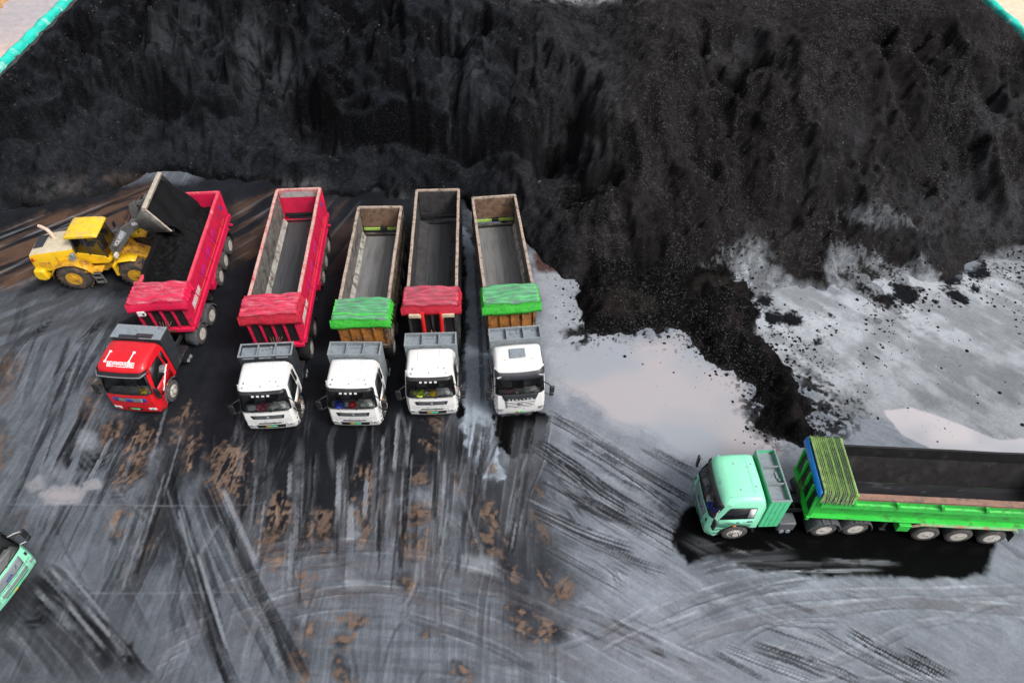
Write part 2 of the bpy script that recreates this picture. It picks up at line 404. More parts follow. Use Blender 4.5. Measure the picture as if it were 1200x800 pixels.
GREY, LIGHT, DARK, BLACK = np.array((.100, .112, .133)), np.array((.265, .285, .32)), np.array((.0085, .0092, .0118)), np.array((.003, .003, .0034))
MUDC, LILAC, MID = np.array((.165, .110, .080)), np.array((.365, .345, .365)), np.array((.052, .055, .063))
N1 = fbm(FX / 3.1, FY / 3.1, 1, 5); N2 = fbm(FX / 0.7, FY / 0.7, 7, 4); N3 = fbm(FX / 0.22, FY / 0.22, 13, 3); N4 = fbm(FX / 9, FY / 9, 23, 3)
def strk(ang, la, lb, seed, octs=3, X=None, Y=None, s=None):
    if s is not None: X, Y = FX[s], FY[s]
    X = FX if X is None else X; Y = FY if Y is None else Y
    c, s = math.cos(R(ang)), math.sin(R(ang))
    return fbm((X * c + Y * s) / la, (-X * s + Y * c) / lb, seed, octs)
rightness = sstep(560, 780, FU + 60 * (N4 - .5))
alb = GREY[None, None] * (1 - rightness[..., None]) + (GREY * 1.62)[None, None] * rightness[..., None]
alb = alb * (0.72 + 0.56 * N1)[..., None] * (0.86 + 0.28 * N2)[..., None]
rough = 0.50 + 0.2 * N1
def wang(a, b):
    (x0, y0), (x1, y1) = G(*a), G(*b)
    return math.degrees(math.atan2(y1 - y0, x1 - x0))
def traffic(m, ang, la, lb, seed, amt):
    t = strk(ang, la, lb, seed, 4)
    f = 1 + m * amt * (sstep(.40, .60, t) - .62) * 2
    return f
wl = (1 - sstep(240, 380, FU + 120 * (N4 - .5))); wc = sstep(240, 380, FU + 120 * (N4 - .5)) * (1 - sstep(600, 700, FU + 80 * (N4 - .5))); wr_ = sstep(600, 700, FU + 80 * (N4 - .5)) * (1 - .6 * sstep(690, 760, FV))
for m_, a_, sd_ in ((wl, wang((150, 480), (40, 690)), 601), (wc, wang((470, 500), (450, 700)), 603), (wr_, wang((652, 500), (806, 590)), 605)):
    alb = alb * traffic(m_, a_, 1.6, .10, sd_, .11)[..., None] * traffic(m_, a_, 3.5, .40, sd_ + 20, .10)[..., None]
low_ = sstep(640, 720, FV) * wc
alb = alb * traffic(low_, wang((300, 690), (560, 700)), 3, .2, 640, .10)[..., None]
hgt = 0.015 * (N2 - .5)

def sub(x0, x1, y0, y1, pad=0.0):
    a = max(0, int((x0 - pad - fx0) / STEP)); b = min(nfx, int((x1 + pad - fx0) / STEP) + 2)
    c = max(0, int((y0 - pad - fy0) / STEP)); d = min(nfy, int((y1 + pad - fy0) / STEP) + 2)
    return (slice(c, max(c, d)), slice(a, max(a, b)))
def world(pts): return np.array([G(*p) for p in pts])
def sdist(poly, X, Y):
    """signed distance to a polygon, positive inside"""
    best = np.full(X.shape, 1e9); ins = np.zeros(X.shape, bool)
    n = len(poly)
    for i in range(n):
        ax, ay = poly[i]; bx, by = poly[(i + 1) % n]
        dx, dy = bx - ax, by - ay
        t = np.clip(((X - ax) * dx + (Y - ay) * dy) / (dx * dx + dy * dy + 1e-12), 0, 1)
        best = np.minimum(best, (X - ax - t * dx) ** 2 + (Y - ay - t * dy) ** 2)
        if ay != by:
            ins ^= ((ay > Y) != (by > Y)) & (X < dx * (Y - ay) / dy + ax)
    return np.sqrt(best) * np.where(ins, 1, -1)
def poly_mask(pts, feather=0.4, warp=0.5, wscale=1.0, seed=3, fine=0.0):
    w_ = world(pts)
    s = sub(w_[:, 0].min(), w_[:, 0].max(), w_[:, 1].min(), w_[:, 1].max(), feather + warp + 0.3)
    X, Y = FX[s], FY[s]
    d = sdist(w_, X, Y) + warp * 2 * (fbm(X / wscale, Y / wscale, seed, 4) - .5) + fine * 2 * (N3[s] - .5)
    return s, sstep(-feather, feather, d)
def blend(s, m, c, k=1.0):
    mm = (m * k)[..., None]
    alb[s] = alb[s] * (1 - mm) + np.asarray(c) * mm
def spline(w_, step=0.3):
    out = []
    p = np.concatenate([[2 * w_[0] - w_[1]], w_, [2 * w_[-1] - w_[-2]]])
    for i in range(1, len(p) - 2):
        n = max(2, int(np.linalg.norm(p[i + 1] - p[i]) / step))
        for k in range(n):
            t = k / n
            out.append(0.5 * ((2 * p[i]) + (p[i + 1] - p[i - 1]) * t + (2 * p[i - 1] - 5 * p[i] + 4 * p[i + 1] - p[i + 2]) * t * t + (3 * p[i] - p[i - 1] - 3 * p[i + 1] + p[i + 2]) * t ** 3))
    out.append(w_[-1])
    return np.array(out)
_tn = [0]
def track(pts, width, c=DARK, k=0.8, ridge=0.22, depth=0.02, streak=0.5, fade=1.2, chev=0.0, is_world=False):
    """a wheel track: darkened strip with lengthwise streaks, light squeezed-out ridges at both edges and a shallow rut"""
    _tn[0] += 1
    w_ = np.array(pts, float) if is_world else world(pts)
    sp = spline(w_)
    s = sub(sp[:, 0].min(), sp[:, 0].max(), sp[:, 1].min(), sp[:, 1].max(), width)
    X, Y = FX[s], FY[s]
    if X.size == 0: return
    best = np.full(X.shape, 1e9); vv = np.full(X.shape, 1e9); uu = np.zeros(X.shape)
    L = 0.0
    for i in range(len(sp) - 1):
        a, b = sp[i], sp[i + 1]
        l = np.linalg.norm(b - a)
        if l < 1e-6: continue
        x0, x1 = sorted((a[0], b[0])); y0, y1 = sorted((a[1], b[1]))
        q = sub(x0, x1, y0, y1, width)
        q2 = (slice(q[0].start - s[0].start, q[0].stop - s[0].start), slice(q[1].start - s[1].start, q[1].stop - s[1].start))
        if q2[0].start < 0 or q2[1].start < 0: 
            q2 = (slice(max(0, q2[0].start), q2[0].stop), slice(max(0, q2[1].start), q2[1].stop))
        xx, yy = X[q2], Y[q2]
        if xx.size == 0: L += l; continue
        d = (b - a) / l
        u = (xx - a[0]) * d[0] + (yy - a[1]) * d[1]
        v = -(xx - a[0]) * d[1] + (yy - a[1]) * d[0]
        uc = np.clip(u, 0, l)
        dd = (u - uc) ** 2 + v * v
        up = dd < best[q2]
        best[q2] = np.where(up, dd, best[q2]); vv[q2] = np.where(up, v, vv[q2]); uu[q2] = np.where(up, L + uc, uu[q2])
        L += l
    r = np.sqrt(best); hw = width / 2
    sd = _tn[0] * 13 + 5
    st = .75 * vnoise(vv / 0.13, uu / 6.0, sd) + .25 * fbm(vv / 0.11, uu / 1.5, sd + 2, 2)
    ends = sstep(0, fade, uu) * sstep(0, fade, L - uu)
    brk = 0.68 + 0.32 * sstep(0.35, 0.6, fbm(uu / 2.2, vv / 0.8, sd + 3, 3))
    edge = 1 - sstep(0.93, 1.02, r / hw + 0.22 * (N3[s] - .5))
    patch = sstep(0.36, 0.46, 0.65 * fbm(uu / 1.6, vv / 0.35, sd + 21, 4) + 0.35 * N3[s])          # where the tyre lifted the film off in flakes
    tread = 0.90 + 0.10 * sstep(.35, .6, np.abs((uu / .17 + vv * 2.0) % 1 - .5) * 2)
    m = edge * ends * brk * (0.35 + 0.65 * patch) * tread * (1 - streak + streak * sstep(0.42, 0.50, st))
    if chev:
        cv = np.abs(((uu + np.abs(vv) * 0.9) / 0.34) % 1 - 0.5) * 2
        m = m * (1 - chev * sstep(0.45, 0.62, cv))
    m = 1 - (1 - m) ** 1.7
    blend(s, m, c, k)
    rough[s] = rough[s] * (1 - 0.35 * m * k)
    if ridge:
        g = np.exp(-((r - hw * 1.08 - .02) / 0.042) ** 2) * ends * sstep(0.42, 0.64, fbm(uu / 1.1, vv / .5, sd + 9, 3))
        blend(s, g, alb[s] * 1.5 + 0.025, min(1, ridge * 1.5))
        hgt[s] += 0.018 * g
    hgt[s] -= depth * edge * ends

# --- wide tone areas
s, m = poly_mask([(-20, 640), (40, 640), (130, 720), (190, 810), (-40, 830)], 1.2, 0.8, 2, 5); blend(s, m, MID, 0.55)
s, m = poly_mask([(560, 560), (640, 540), (650, 620), (690, 680), (650, 700), (560, 690), (540, 620)], 0.9, 0.8, 1.4, 6, .2); blend(s, m, DARK * 1.6, 0.75)
s, m = poly_mask([(590, 690), (640, 700), (665, 745), (620, 760), (590, 730)], 0.5, 0.6, 0.9, 8, .2); blend(s, m, DARK * 1.5, 0.7)
# coal dust trodden into the floor round the parked trucks
s, m = poly_mask([(-60, 258), (110, 215), (330, 200), (560, 225), (548, 300), (545, 380), (552, 490), (560, 530), (520, 545), (480, 600), (440, 560), (420, 640), (340, 665), (300, 600), (240, 560), (190, 660), (160, 590), (178, 530), (130, 520), (160, 470), (115, 450), (140, 385), (150, 350), (60, 342), (-60, 350)], 0.9, 1.3, 2.2, 11, 0.25)
blend(s, m, DARK * (0.75 + 0.7 * N1[s] * N2[s] * 2)[..., None], 0.94); rough[s] -= 0.12 * m
s, m = poly_mask([(230, 490), (300, 500), (450, 490), (475, 520), (440, 560), (360, 560), (290, 530), (240, 520)], 0.8, 0.8, 1.6, 12, .2); blend(s, m, DARK * .75, 0.7)
s, m = poly_mask([(-40, 330), (40, 330), (150, 345), (170, 375), (100, 385), (60, 395), (20, 410), (-40, 420)], 1.0, 1.0, 1.3, 14, .25)
blend(s, m * sstep(.36, .6, strk(40, 3, .35, 41, s=s)), MID, 0.85)
# light wet floor to the right of the row, and the strip of slurry left between two trucks
s, m = poly_mask([(646, 296), (700, 330), (690, 400), (900, 400), (960, 500), (1300, 540), (1300, 660), (1160, 676), (960, 690), (860, 640), (780, 600), (700, 560), (655, 520), (640, 440)], 1.0, 0.9, 2.5, 15); blend(s, m, GREY * 2.0, 0.6)
s, m = poly_mask([(622, 300), (690, 322), (694, 400), (660, 470), (640, 440), (634, 350)], 0.5, 0.5, 1.2, 16, .1); blend(s, m, LIGHT * 1.02, 0.9)
s, m = poly_mask([(543, 268), (556, 285), (566, 350), (574, 400), (574, 470), (590, 560), (556, 560), (540, 500), (545, 440), (548, 380), (545, 320)], 0.12, 0.32, 0.5, 17, .15); blend(s, m, np.array((.25, .295, .35)) * (0.75 + .5 * N2[s])[..., None], 0.95); hgt[s] += 0.04 * m
s, m = poly_mask([(398, 570), (405, 572), (416, 600), (428, 628), (402, 632), (396, 600)], 0.15, 0.25, 0.6, 18); blend(s, m, LIGHT * .75, 0.9)
s, m = poly_mask([(398, 676), (420, 672), (436, 684), (410, 690)], 0.25, 0.3, 0.6, 19); blend(s, m, LIGHT * .8, 0.75)
s, m = poly_mask([(540, 650), (580, 655), (584, 675), (548, 668)], 0.25, 0.3, 0.6, 20); blend(s, m, LIGHT * .85, 0.7)
# brown wet clay at the foot of the heap
for pl, k, sd, an in (([(-60, 285), (60, 252), (120, 236), (185, 212), (160, 262), (100, 320), (40, 330), (-60, 345)], .85, 31, 42), ([(268, 240), (330, 222), (322, 262), (296, 300), (270, 310), (274, 270)], .6, 32, 50), ([(-60, 420), (16, 412), (20, 450), (-10, 470), (-60, 470)], .7, 33, 60), ([(380, 240), (420, 235), (410, 300), (385, 320)], .3, 34, 70)):
    s, m = poly_mask(pl, 0.7, 0.9, 1.4, sd, .3)
    blend(s, m * sstep(.36, .62, strk(an, 2.6, .5, sd + 5, 4, s=s)), np.array((.105, .060, .040)), k)
    blend(s, m * sstep(.60, .72, strk(an, 3.5, .28, sd + 8, 3, s=s)), LIGHT * .7, k * .55)
s, m = poly_mask([(622, 296), (662, 296), (655, 318), (630, 318)], 0.25, 0.3, .6, 35, .15); blend(s, m, np.array((.055, .025, .02)), 0.95)

# --- clay showing through the black film (x, y, half-length, half-width in pixels, angle in the picture, strength)
clay = [(104, 482, 22, 9, 60, .6), (131, 503, 16, 8, 65, .9), (129, 511, 9, 8, 80, 1), (166, 522, 30, 13, 66, 1), (154, 554, 17, 11, 40, 1), (160, 543, 10, 9, 60, .7), (215, 496, 20, 8, 75, .8), (222, 538, 13, 6, 70, 1), (213, 510, 12, 7, 60, .8), (222, 520, 14, 8, 50, .8),
        (270, 552, 32, 20, 65, .85), (284, 586, 14, 9, 80, .8), (252, 530, 16, 7, 55, .6), (324, 602, 24, 15, 75, .9), (318, 630, 16, 8, 60, .7), (376, 618, 22, 13, 80, .7), (360, 632, 18, 9, 60, .55), (428, 572, 26, 10, 82, .85), (426, 602, 18, 8, 80, .9), (430, 622, 16, 6, 80, .9), (444, 588, 18, 5, 84, .6), (492, 602, 22, 10, 8, .95), (480, 606, 22, 8, 6, .9), (497, 562, 10, 4, 12, .9), (484, 556, 11, 5, 40, .7), (505, 521, 12, 4, -34, .9), (512, 494, 14, 6, -30, .5), (492, 640, 20, 12, 60, .8), (466, 610, 12, 8, 80, .6), (456, 576, 10, 4, 0, .8),
        (538, 568, 13, 5, -52, 1), (574, 604, 24, 5, -55, 1), (583, 613, 18, 4, -55, .9), (578, 549, 8, 3, -50, .9), (626, 570, 10, 3, -50, .6), (566, 632, 14, 7, -50, .8), (635, 622, 16, 4, -56, .6), (137, 612, 17, 6, 72, 1), (168, 648, 24, 4, 62, 1), (184, 603, 12, 4, 75, .8), (24, 612, 10, 7, 75, .5), (-2, 530, 30, 10, 85, .5), (9, 432, 18, 14, 75, .6), (110, 455, 24, 9, 68, .6),
        (306, 659, 7, 5, 20, .9), (323, 658, 8, 5, 25, .9), (318, 634, 14, 5, 10, .7), (316, 646, 12, 3, 10, .6), (357, 676, 12, 4, 4, .95), (371, 676, 5, 4, 10, .9), (372, 632, 24, 4, 3, .5), (378, 642, 14, 3, 3, .6), (358, 698, 13, 7, 20, .55), (402, 694, 14, 3, -6, .6), (352, 734, 6, 9, 80, .9), (363, 735, 6, 7, 80, .9), (403, 725, 9, 5, 5, .9), (417, 730, 9, 6, 60, .9), (401, 752, 9, 4, 10, 1), (354, 782, 17, 4, -78, 1), (346, 765, 5, 3, 60, .8), (403, 790, 16, 4, -70, 1), (476, 640, 16, 8, -70, .8), (479, 685, 13, 8, -60, .75), (473, 680, 6, 6, 60, .8), (507, 742, 3, 7, 80, .9), (541, 785, 8, 5, -30, 1), (509, 636, 6, 10, 80, .6),
        (605, 678, 12, 4, -55, .8), (606, 712, 12, 4, -8, .9), (616, 724, 16, 3, 14, .9), (628, 733, 16, 2, 12, .8), (636, 743, 18, 4, 8, 1), (657, 698, 7, 11, -70, .95), (668, 692, 14, 10, 60, .55), (637, 680, 12, 4, -60, .7), (576, 636, 20, 5, -52, .6)]
cx_ = []
for i, (px, py, a, b, ang, k) in enumerate(clay):
    t = R(ang); ca, sa = math.cos(t), -math.sin(t)
    ring = [(px + a * math.cos(q) * ca - b * math.sin(q) * sa, py + a * math.cos(q) * sa + b * math.sin(q) * ca) for q in np.linspace(0, 2 * PI, 13)[:-1]]
    s, m0 = poly_mask([(px + (x - px) * 1.25, py + (y - py) * 1.25) for x, y in ring], 0.25, 0.45, 0.6, 60 + i, .2)
    blend(s, m0, DARK * 1.3, 0.7 * k)
    wa = np.array(G(*ring[0])) - np.array(G(px, py)); clay_dir = math.degrees(math.atan2(wa[1], wa[0]))
    s, m = poly_mask(ring, 0.25, 0.40, 0.45, 60 + i, .4)
    tx = strk(clay_dir, .55, .11, 200 + i, 4, s=s)
    m = m * sstep(.44, .54, tx * .62 + N3[s] * .38)
    blend(s, m, MUDC * (0.6 + 0.75 * N2[s])[..., None], k * .95)
    rough[s] += 0.25 * m
# --- puddles of silty water, with cloud reflections painted into their colour
def puddle(pts, feather=0.15, warp=0.35, c=LILAC, k=0.97, seed=77):
    s, m = poly_mask(pts, feather, warp, 1.3, seed, .05)
    blend(s, sstep(0, .5, m) * (1 - m) * 2, LIGHT * .95, .5)
    tint = sstep(.35, .65, fbm(FX[s] / 4.0 + 3, FY[s] / 3.0, 83, 3))[..., None]  # pinkish and bluish sky tones, painted as if mirrored in the water
    blend(s, m, (c * tint + np.array((.29, .31, .35)) * (1 - tint)) * (0.92 + 0.16 * N4[s])[..., None], k)
    rough[s] = rough[s] * (1 - m) + 0.07 * m
    hgt[s] *= (1 - m)
def deep_track(*a, **k): track(*a, **k)
# --- tracks: left side
T = track
for pts, w_, k in (([(70, 468), (45, 520), (20, 575), (0, 618)], .30, .75), ([(76, 470), (54, 508), (33, 542)], .30, .6), ([(104, 472), (80, 520), (56, 570)], .42, .95), ([(114, 470), (92, 515), (67, 566)], .36, .95), ([(118, 478), (104, 512), (85, 548)], .2, .7), ([(124, 476), (112, 505), (96, 536)], .16, .6),
                    ([(43, 602), (36, 618), (30, 634)], .42, .85), ([(55, 597), (48, 618), (42, 634)], .40, .8), ([(20, 600), (10, 625)], .3, .7), ([(132, 358), (110, 390), (92, 418), (60, 480)], .5, .75), ([(140, 365), (120, 400), (96, 440), (84, 470)], .35, .7), ([(122, 368), (104, 390), (84, 408)], .35, .8), ([(126, 372), (112, 390), (100, 400)], .3, .8),
                    ([(56, 392), (38, 440), (28, 480)], .4, .5), ([(66, 440), (56, 470), (50, 485)], .3, .35), ([(60, 372), (30, 395), (10, 420), (-10, 460)], .6, .5), ([(30, 345), (22, 380), (8, 410)], .7, .5), ([(80, 410), (60, 450)], .4, .35)):
    T(pts, w_, DARK, k)
T([(66, 366), (48, 386), (28, 402)], .55, DARK, .85, chev=.9); T([(118, 522), (104, 555)], 1.5, DARK, .95, chev=.5, streak=.3, fade=.4)
T([(134, 568), (150, 590)], .8, DARK, .9, chev=.9, streak=.2); T([(86, 612), (90, 630)], .7, DARK, .85, chev=.9, streak=.2); T([(98, 650), (116, 660)], .9, DARK, .35, chev=.7, streak=.2)
T([(360, 748), (352, 768)], 1.0, DARK, .8, chev=.9, streak=.2); T([(404, 758), (410, 785)], 1.1, DARK, .85, chev=.9, streak=.2); T([(530, 775), (545, 798)], 1.0, DARK, .8, chev=.9, streak=.2)
# centre left: the big swing past the red cab
for pts, w_, c, k in (([(212, 480), (204, 540), (184, 600), (160, 660), (130, 720)], 1.3, MID * .6, .8), ([(196, 500), (176, 570), (150, 640), (110, 720)], .5, MID * .6, .5), ([(240, 480), (236, 540), (232, 570)], .9, DARK * 1.2, .7),
                       ([(196, 540), (202, 585), (214, 635), (232, 690), (256, 760), (280, 820)], .50, DARK, .9), ([(186, 545), (194, 600), (210, 660), (236, 730), (262, 800)], .35, DARK, .6), ([(232, 560), (252, 612), (284, 676), (320, 740), (352, 806)], .50, DARK, .88), ([(243, 556), (264, 606), (294, 668), (330, 735), (366, 806)], .30, DARK, .7), ([(222, 566), (240, 620), (268, 684), (306, 752), (330, 806)], .28, DARK, .6),
                       ([(190, 590), (180, 640), (172, 680)], .45, DARK, .55), ([(208, 600), (214, 640), (200, 700)], .4, DARK, .5), ([(236, 620), (224, 645)], .3, DARK, .75), ([(150, 590), (132, 650), (120, 700)], .4, DARK, .35), ([(162, 600), (146, 660)], .25, DARK, .4), ([(218, 690), (228, 730), (250, 790)], .9, MID * .6, .6),
                       ([(246, 770), (258, 800)], 1.0, DARK, .4), ([(200, 670), (206, 720), (216, 760)], .5, DARK, .35)):
    T(pts, w_, c, k)
# wheel lines straight down from the parked row: greyer than the black film they cross
for pts, w_, c, k in (([(306, 505), (304, 560), (286, 645), (280, 700)], .55, MID * 1.1, .75), ([(318, 530), (310, 590), (296, 640)], .35, MID * 1.2, .7), ([(352, 520), (349, 575), (340, 645), (338, 700)], .45, MID * 1.25, .75), ([(361, 530), (358, 590), (350, 640)], .4, MID * 1.1, .7), ([(404, 525), (398, 580), (394, 630)], .22, LIGHT * .7, .8), ([(400, 530), (402, 570), (398, 640), (396, 700)], .5, MID, .8),
                       ([(444, 515), (441, 575), (437, 640)], .45, MID * 1.35, .85), ([(452, 520), (450, 580), (446, 645)], .45, MID * .9, .8), ([(476, 490), (470, 555), (458, 640)], .62, MID * 1.0, .85), ([(484, 490), (478, 560), (470, 640)], .35, DARK, .7), ([(462, 560), (452, 640)], .3, LIGHT * .55, .5), ([(525, 486), (518, 550), (508, 645), (505, 700)], .62, MID * .95, .85), ([(533, 486), (528, 550), (520, 640)], .40, MID * .7, .85), ([(512, 560), (505, 640)], .2, LIGHT * .6, .6),
                       ([(570, 482), (560, 535), (550, 572), (532, 645)], .85, MID * 1.15, .9), ([(590, 490), (572, 530), (552, 572)], .60, MID * 1.05, .9), ([(566, 560), (556, 600), (550, 650)], .4, MID, .7)):
    T(pts, w_, c, k, ridge=.55)
# black wet mud in front of the last truck, then its grey tracks
s, m = poly_mask([(578, 486), (642, 482), (642, 506), (632, 532), (618, 528), (600, 534), (584, 522)], 0.06, 0.22, 0.4, 88, .12); blend(s, m, BLACK, 1); rough[s] = rough[s] * (1 - m) + .25 * m; hgt[s] -= .03 * m
for pts, w_, c, k in (([(613, 488), (604, 540), (590, 645)], .60, MID * 1.15, .95), ([(622, 488), (613, 540), (604, 600)], .45, MID * 1.0, .9), ([(638, 484), (628, 536), (610, 582), (602, 645)], .75, MID * 1.2, .95)):
    T(pts, w_, c, k, ridge=.8, depth=.03)
s, m = poly_mask([(538, 470), (545, 480), (545, 488), (536, 492)], 0.06, 0.2, 0.4, 89, .12); blend(s, m, BLACK, 1)
for pts in ([(556, 290), (562, 380), (566, 480)], [(545, 300), (542, 400), (545, 470)]):
    T(pts, .24, BLACK, .8, ridge=0, streak=.2)
# fanning lines across the wet right-hand floor
for pts, w_, k in (([(652, 494), (690, 515), (730, 540), (806, 584)], .34, .8), ([(640, 488), (676, 498), (740, 538)], .18, .5), ([(672, 514), (726, 548), (802, 602)], .30, .75), ([(638, 522), (680, 550), (724, 582), (806, 628)], .42, .9), ([(634, 529), (670, 556), (710, 588), (800, 634)], .36, .85), ([(690, 510), (750, 550), (812, 590)], .22, .6), ([(632, 538), (670, 566), (700, 590), (760, 622)], .22, .55), ([(760, 524), (782, 536), (814, 553)], .30, .8), ([(776, 543), (788, 550)], .3, .8), ([(628, 596), (688, 624), (742, 642)], .45, .8), ([(632, 604), (700, 640), (780, 668)], .3, .5), ([(660, 575), (720, 606), (790, 650)], .3, .5),
                   ([(664, 590), (676, 606), (680, 612)], .5, .6), ([(636, 575), (648, 590)], .5, .6), ([(650, 560), (700, 596), (770, 640)], .18, .45), ([(700, 545), (770, 590), (815, 616)], .2, .45), ([(720, 560), (800, 612)], .22, .5), ([(700, 640), (740, 655), (772, 678)], .25, .45), ([(705, 665), (738, 690)], .2, .5), ([(712, 655), (745, 672)], .5, .4), ([(690, 650), (720, 672), (724, 690)], .22, .4), ([(640, 640), (690, 668), (730, 690)], .3, .4),
                   ([(880, 756), (930, 772), (970, 790)], .40, .65), ([(834, 762), (868, 780), (904, 800)], .18, .75), ([(850, 758), (900, 778), (960, 800)], .3, .45), ([(957, 738), (1010, 768), (1085, 804)], .35, .55), ([(992, 738), (1030, 760), (1106, 800)], .38, .9), ([(1055, 760), (1085, 775), (1122, 795)], .34, .85), ([(1008, 736), (1040, 756)], .2, .45), ([(920, 750), (950, 762)], .15, .6), ([(1124, 752), (1150, 765)], .2, .5), ([(940, 770), (990, 790), (1010, 805)], .35, .55), ([(976, 762), (1000, 770)], .15, .5),
                   ([(880, 697), (900, 704)], .5, .4), ([(898, 692), (920, 702)], .4, .5), ([(983, 688), (1010, 696)], .45, .5), ([(830, 705), (850, 718)], .25, .4), ([(640, 560), (690, 600), (730, 625)], .2, .35)):
    q_ = world(pts)
    dv = np.gradient(q_, axis=0); nv = np.stack([-dv[:, 1], dv[:, 0]], -1) / np.linalg.norm(dv, axis=1)[:, None]
    for o_, f_, e_ in ((-.42, .36, 1.0), (.06, .30, .85), (.46, .34, .95)):
        ext = (q_[-1] - q_[0]) * .06
        T(np.concatenate([[q_[0] - ext], q_[1:-1], [q_[-1] + ext]]) + nv * o_ * w_, max(.09, w_ * f_), np.array((.017, .018, .022)), min(1, k * 1.25 * e_), ridge=.45, streak=.15, is_world=True, fade=.8)
PUR = np.array((.115, .108, .122))
for pts, w_, c, k in (([(690, 726), (765, 758), (856, 802)], .8, PUR, .75), ([(660, 730), (730, 770), (800, 806)], .4, PUR, .4), ([(755, 728), (808, 704), (884, 682), (960, 672)], .5, MID * 1.2, .55), ([(760, 745), (830, 716), (900, 690), (960, 678)], .3, MID, .3), ([(787, 754), (880, 728), (960, 716), (1060, 706), (1130, 710), (1210, 716)], .45, PUR, .5), ([(800, 730), (880, 706), (980, 696), (1100, 694), (1210, 690)], .4, PUR * 1.2, .35),
                      ([(240, 712), (290, 688), (340, 672), (410, 664), (480, 666), (560, 684), (640, 712), (700, 734)], 1.1, PUR * .85, .5), ([(262, 740), (330, 712), (400, 700), (470, 704), (550, 730), (640, 770), (700, 802)], .9, PUR * .85, .55), ([(285, 650), (340, 640), (400, 638), (470, 646), (540, 664)], .5, PUR * .9, .45), ([(290, 720), (340, 702), (420, 690), (500, 698), (580, 722)], .3, MID, .5), ([(560, 660), (640, 700), (720, 730)], .45, MID, .5), ([(470, 720), (560, 750), (640, 790)], .35, MID, .5),
                      ([(180, 760), (230, 735), (262, 722)], .5, PUR, .4), ([(160, 790), (200, 765), (240, 745)], .35, PUR, .4), ([(190, 800), (230, 775)], .4, MID, .5)):
    T(pts, w_, c, k, ridge=.5, streak=.75)
# lower left: the mint truck's own turning tracks
for j, (pts, w_) in enumerate((([(42, 660), (60, 668), (76, 680)], .5), ([(45, 664), (76, 692), (108, 726), (172, 802)], .55), ([(34, 672), (60, 690), (85, 704)], .3), ([(28, 682), (56, 706), (88, 734), (142, 798)], .6), ([(22, 692), (44, 706), (62, 716)], .3), ([(14, 700), (40, 722), (80, 760), (110, 800)], .6), ([(0, 712), (30, 738), (60, 775), (76, 802)], .5), ([(-10, 740), (20, 765), (40, 800)], .4), ([(60, 660), (96, 690), (120, 716)], .25), ([(110, 720), (150, 766), (180, 800)], .3))):
    T(pts, w_, DARK * (1.2 if j < 5 else 1.7), .85 if j < 5 else .6, ridge=.4)
s, m = poly_mask([(-10, 700), (30, 672), (58, 690), (56, 728), (30, 716), (-10, 740)], .5, .5, .8, 91, .2); blend(s, m, BLACK * 1.6, .65)
T([(40, 716), (50, 735)], .9, BLACK, .7, chev=.8, streak=.2, fade=.3)
s, m = poly_mask([(148, 758), (154, 756), (157, 766), (152, 772)], .25, .3, .4, 92, .2); blend(s, m, BLACK, .9)
# faint older tracks everywhere
rnd = random.Random(5)
for i in range(170):
    px, py = rnd.uniform(-30, 1230), rnd.uniform(500, 830)
    if px < 330: a = R(rnd.gauss(62, 12) if rnd.random() < .6 else rnd.gauss(-55, 10))
    elif px < 640: a = R(rnd.gauss(84, 9) if rnd.random() < .65 else rnd.gauss(-8, 10))
    else: a = R(rnd.gauss(-30, 7) if py < 700 or rnd.random() < .5 else rnd.gauss(8, 9))
    l = rnd.uniform(20, 75); bend = rnd.gauss(0, .12)
    pts = [(px - l * math.cos(a), py + l * math.sin(a)), (px + bend * l, py + bend * l), (px + l * math.cos(a), py - l * math.sin(a))]
    T(pts, rnd.choice((.16, .2, .28, .35)), DARK * 1.6 if rnd.random() < .62 else LIGHT * .75, rnd.uniform(.12, .36), ridge=.2, streak=.7)
for i in range(60):
    px, py = rnd.uniform(200, 545), rnd.uniform(480, 640)
    a = R(rnd.gauss(80, 9)); l = rnd.uniform(14, 45)
    T([(px - l * math.cos(a), py + l * math.sin(a)), (px, py), (px + l * math.cos(a), py - l * math.sin(a))], rnd.choice((.12, .2, .3)), (MID * 1.4 if rnd.random() < .5 else BLACK * 1.5), rnd.uniform(.25, .6), ridge=.2, streak=.85)
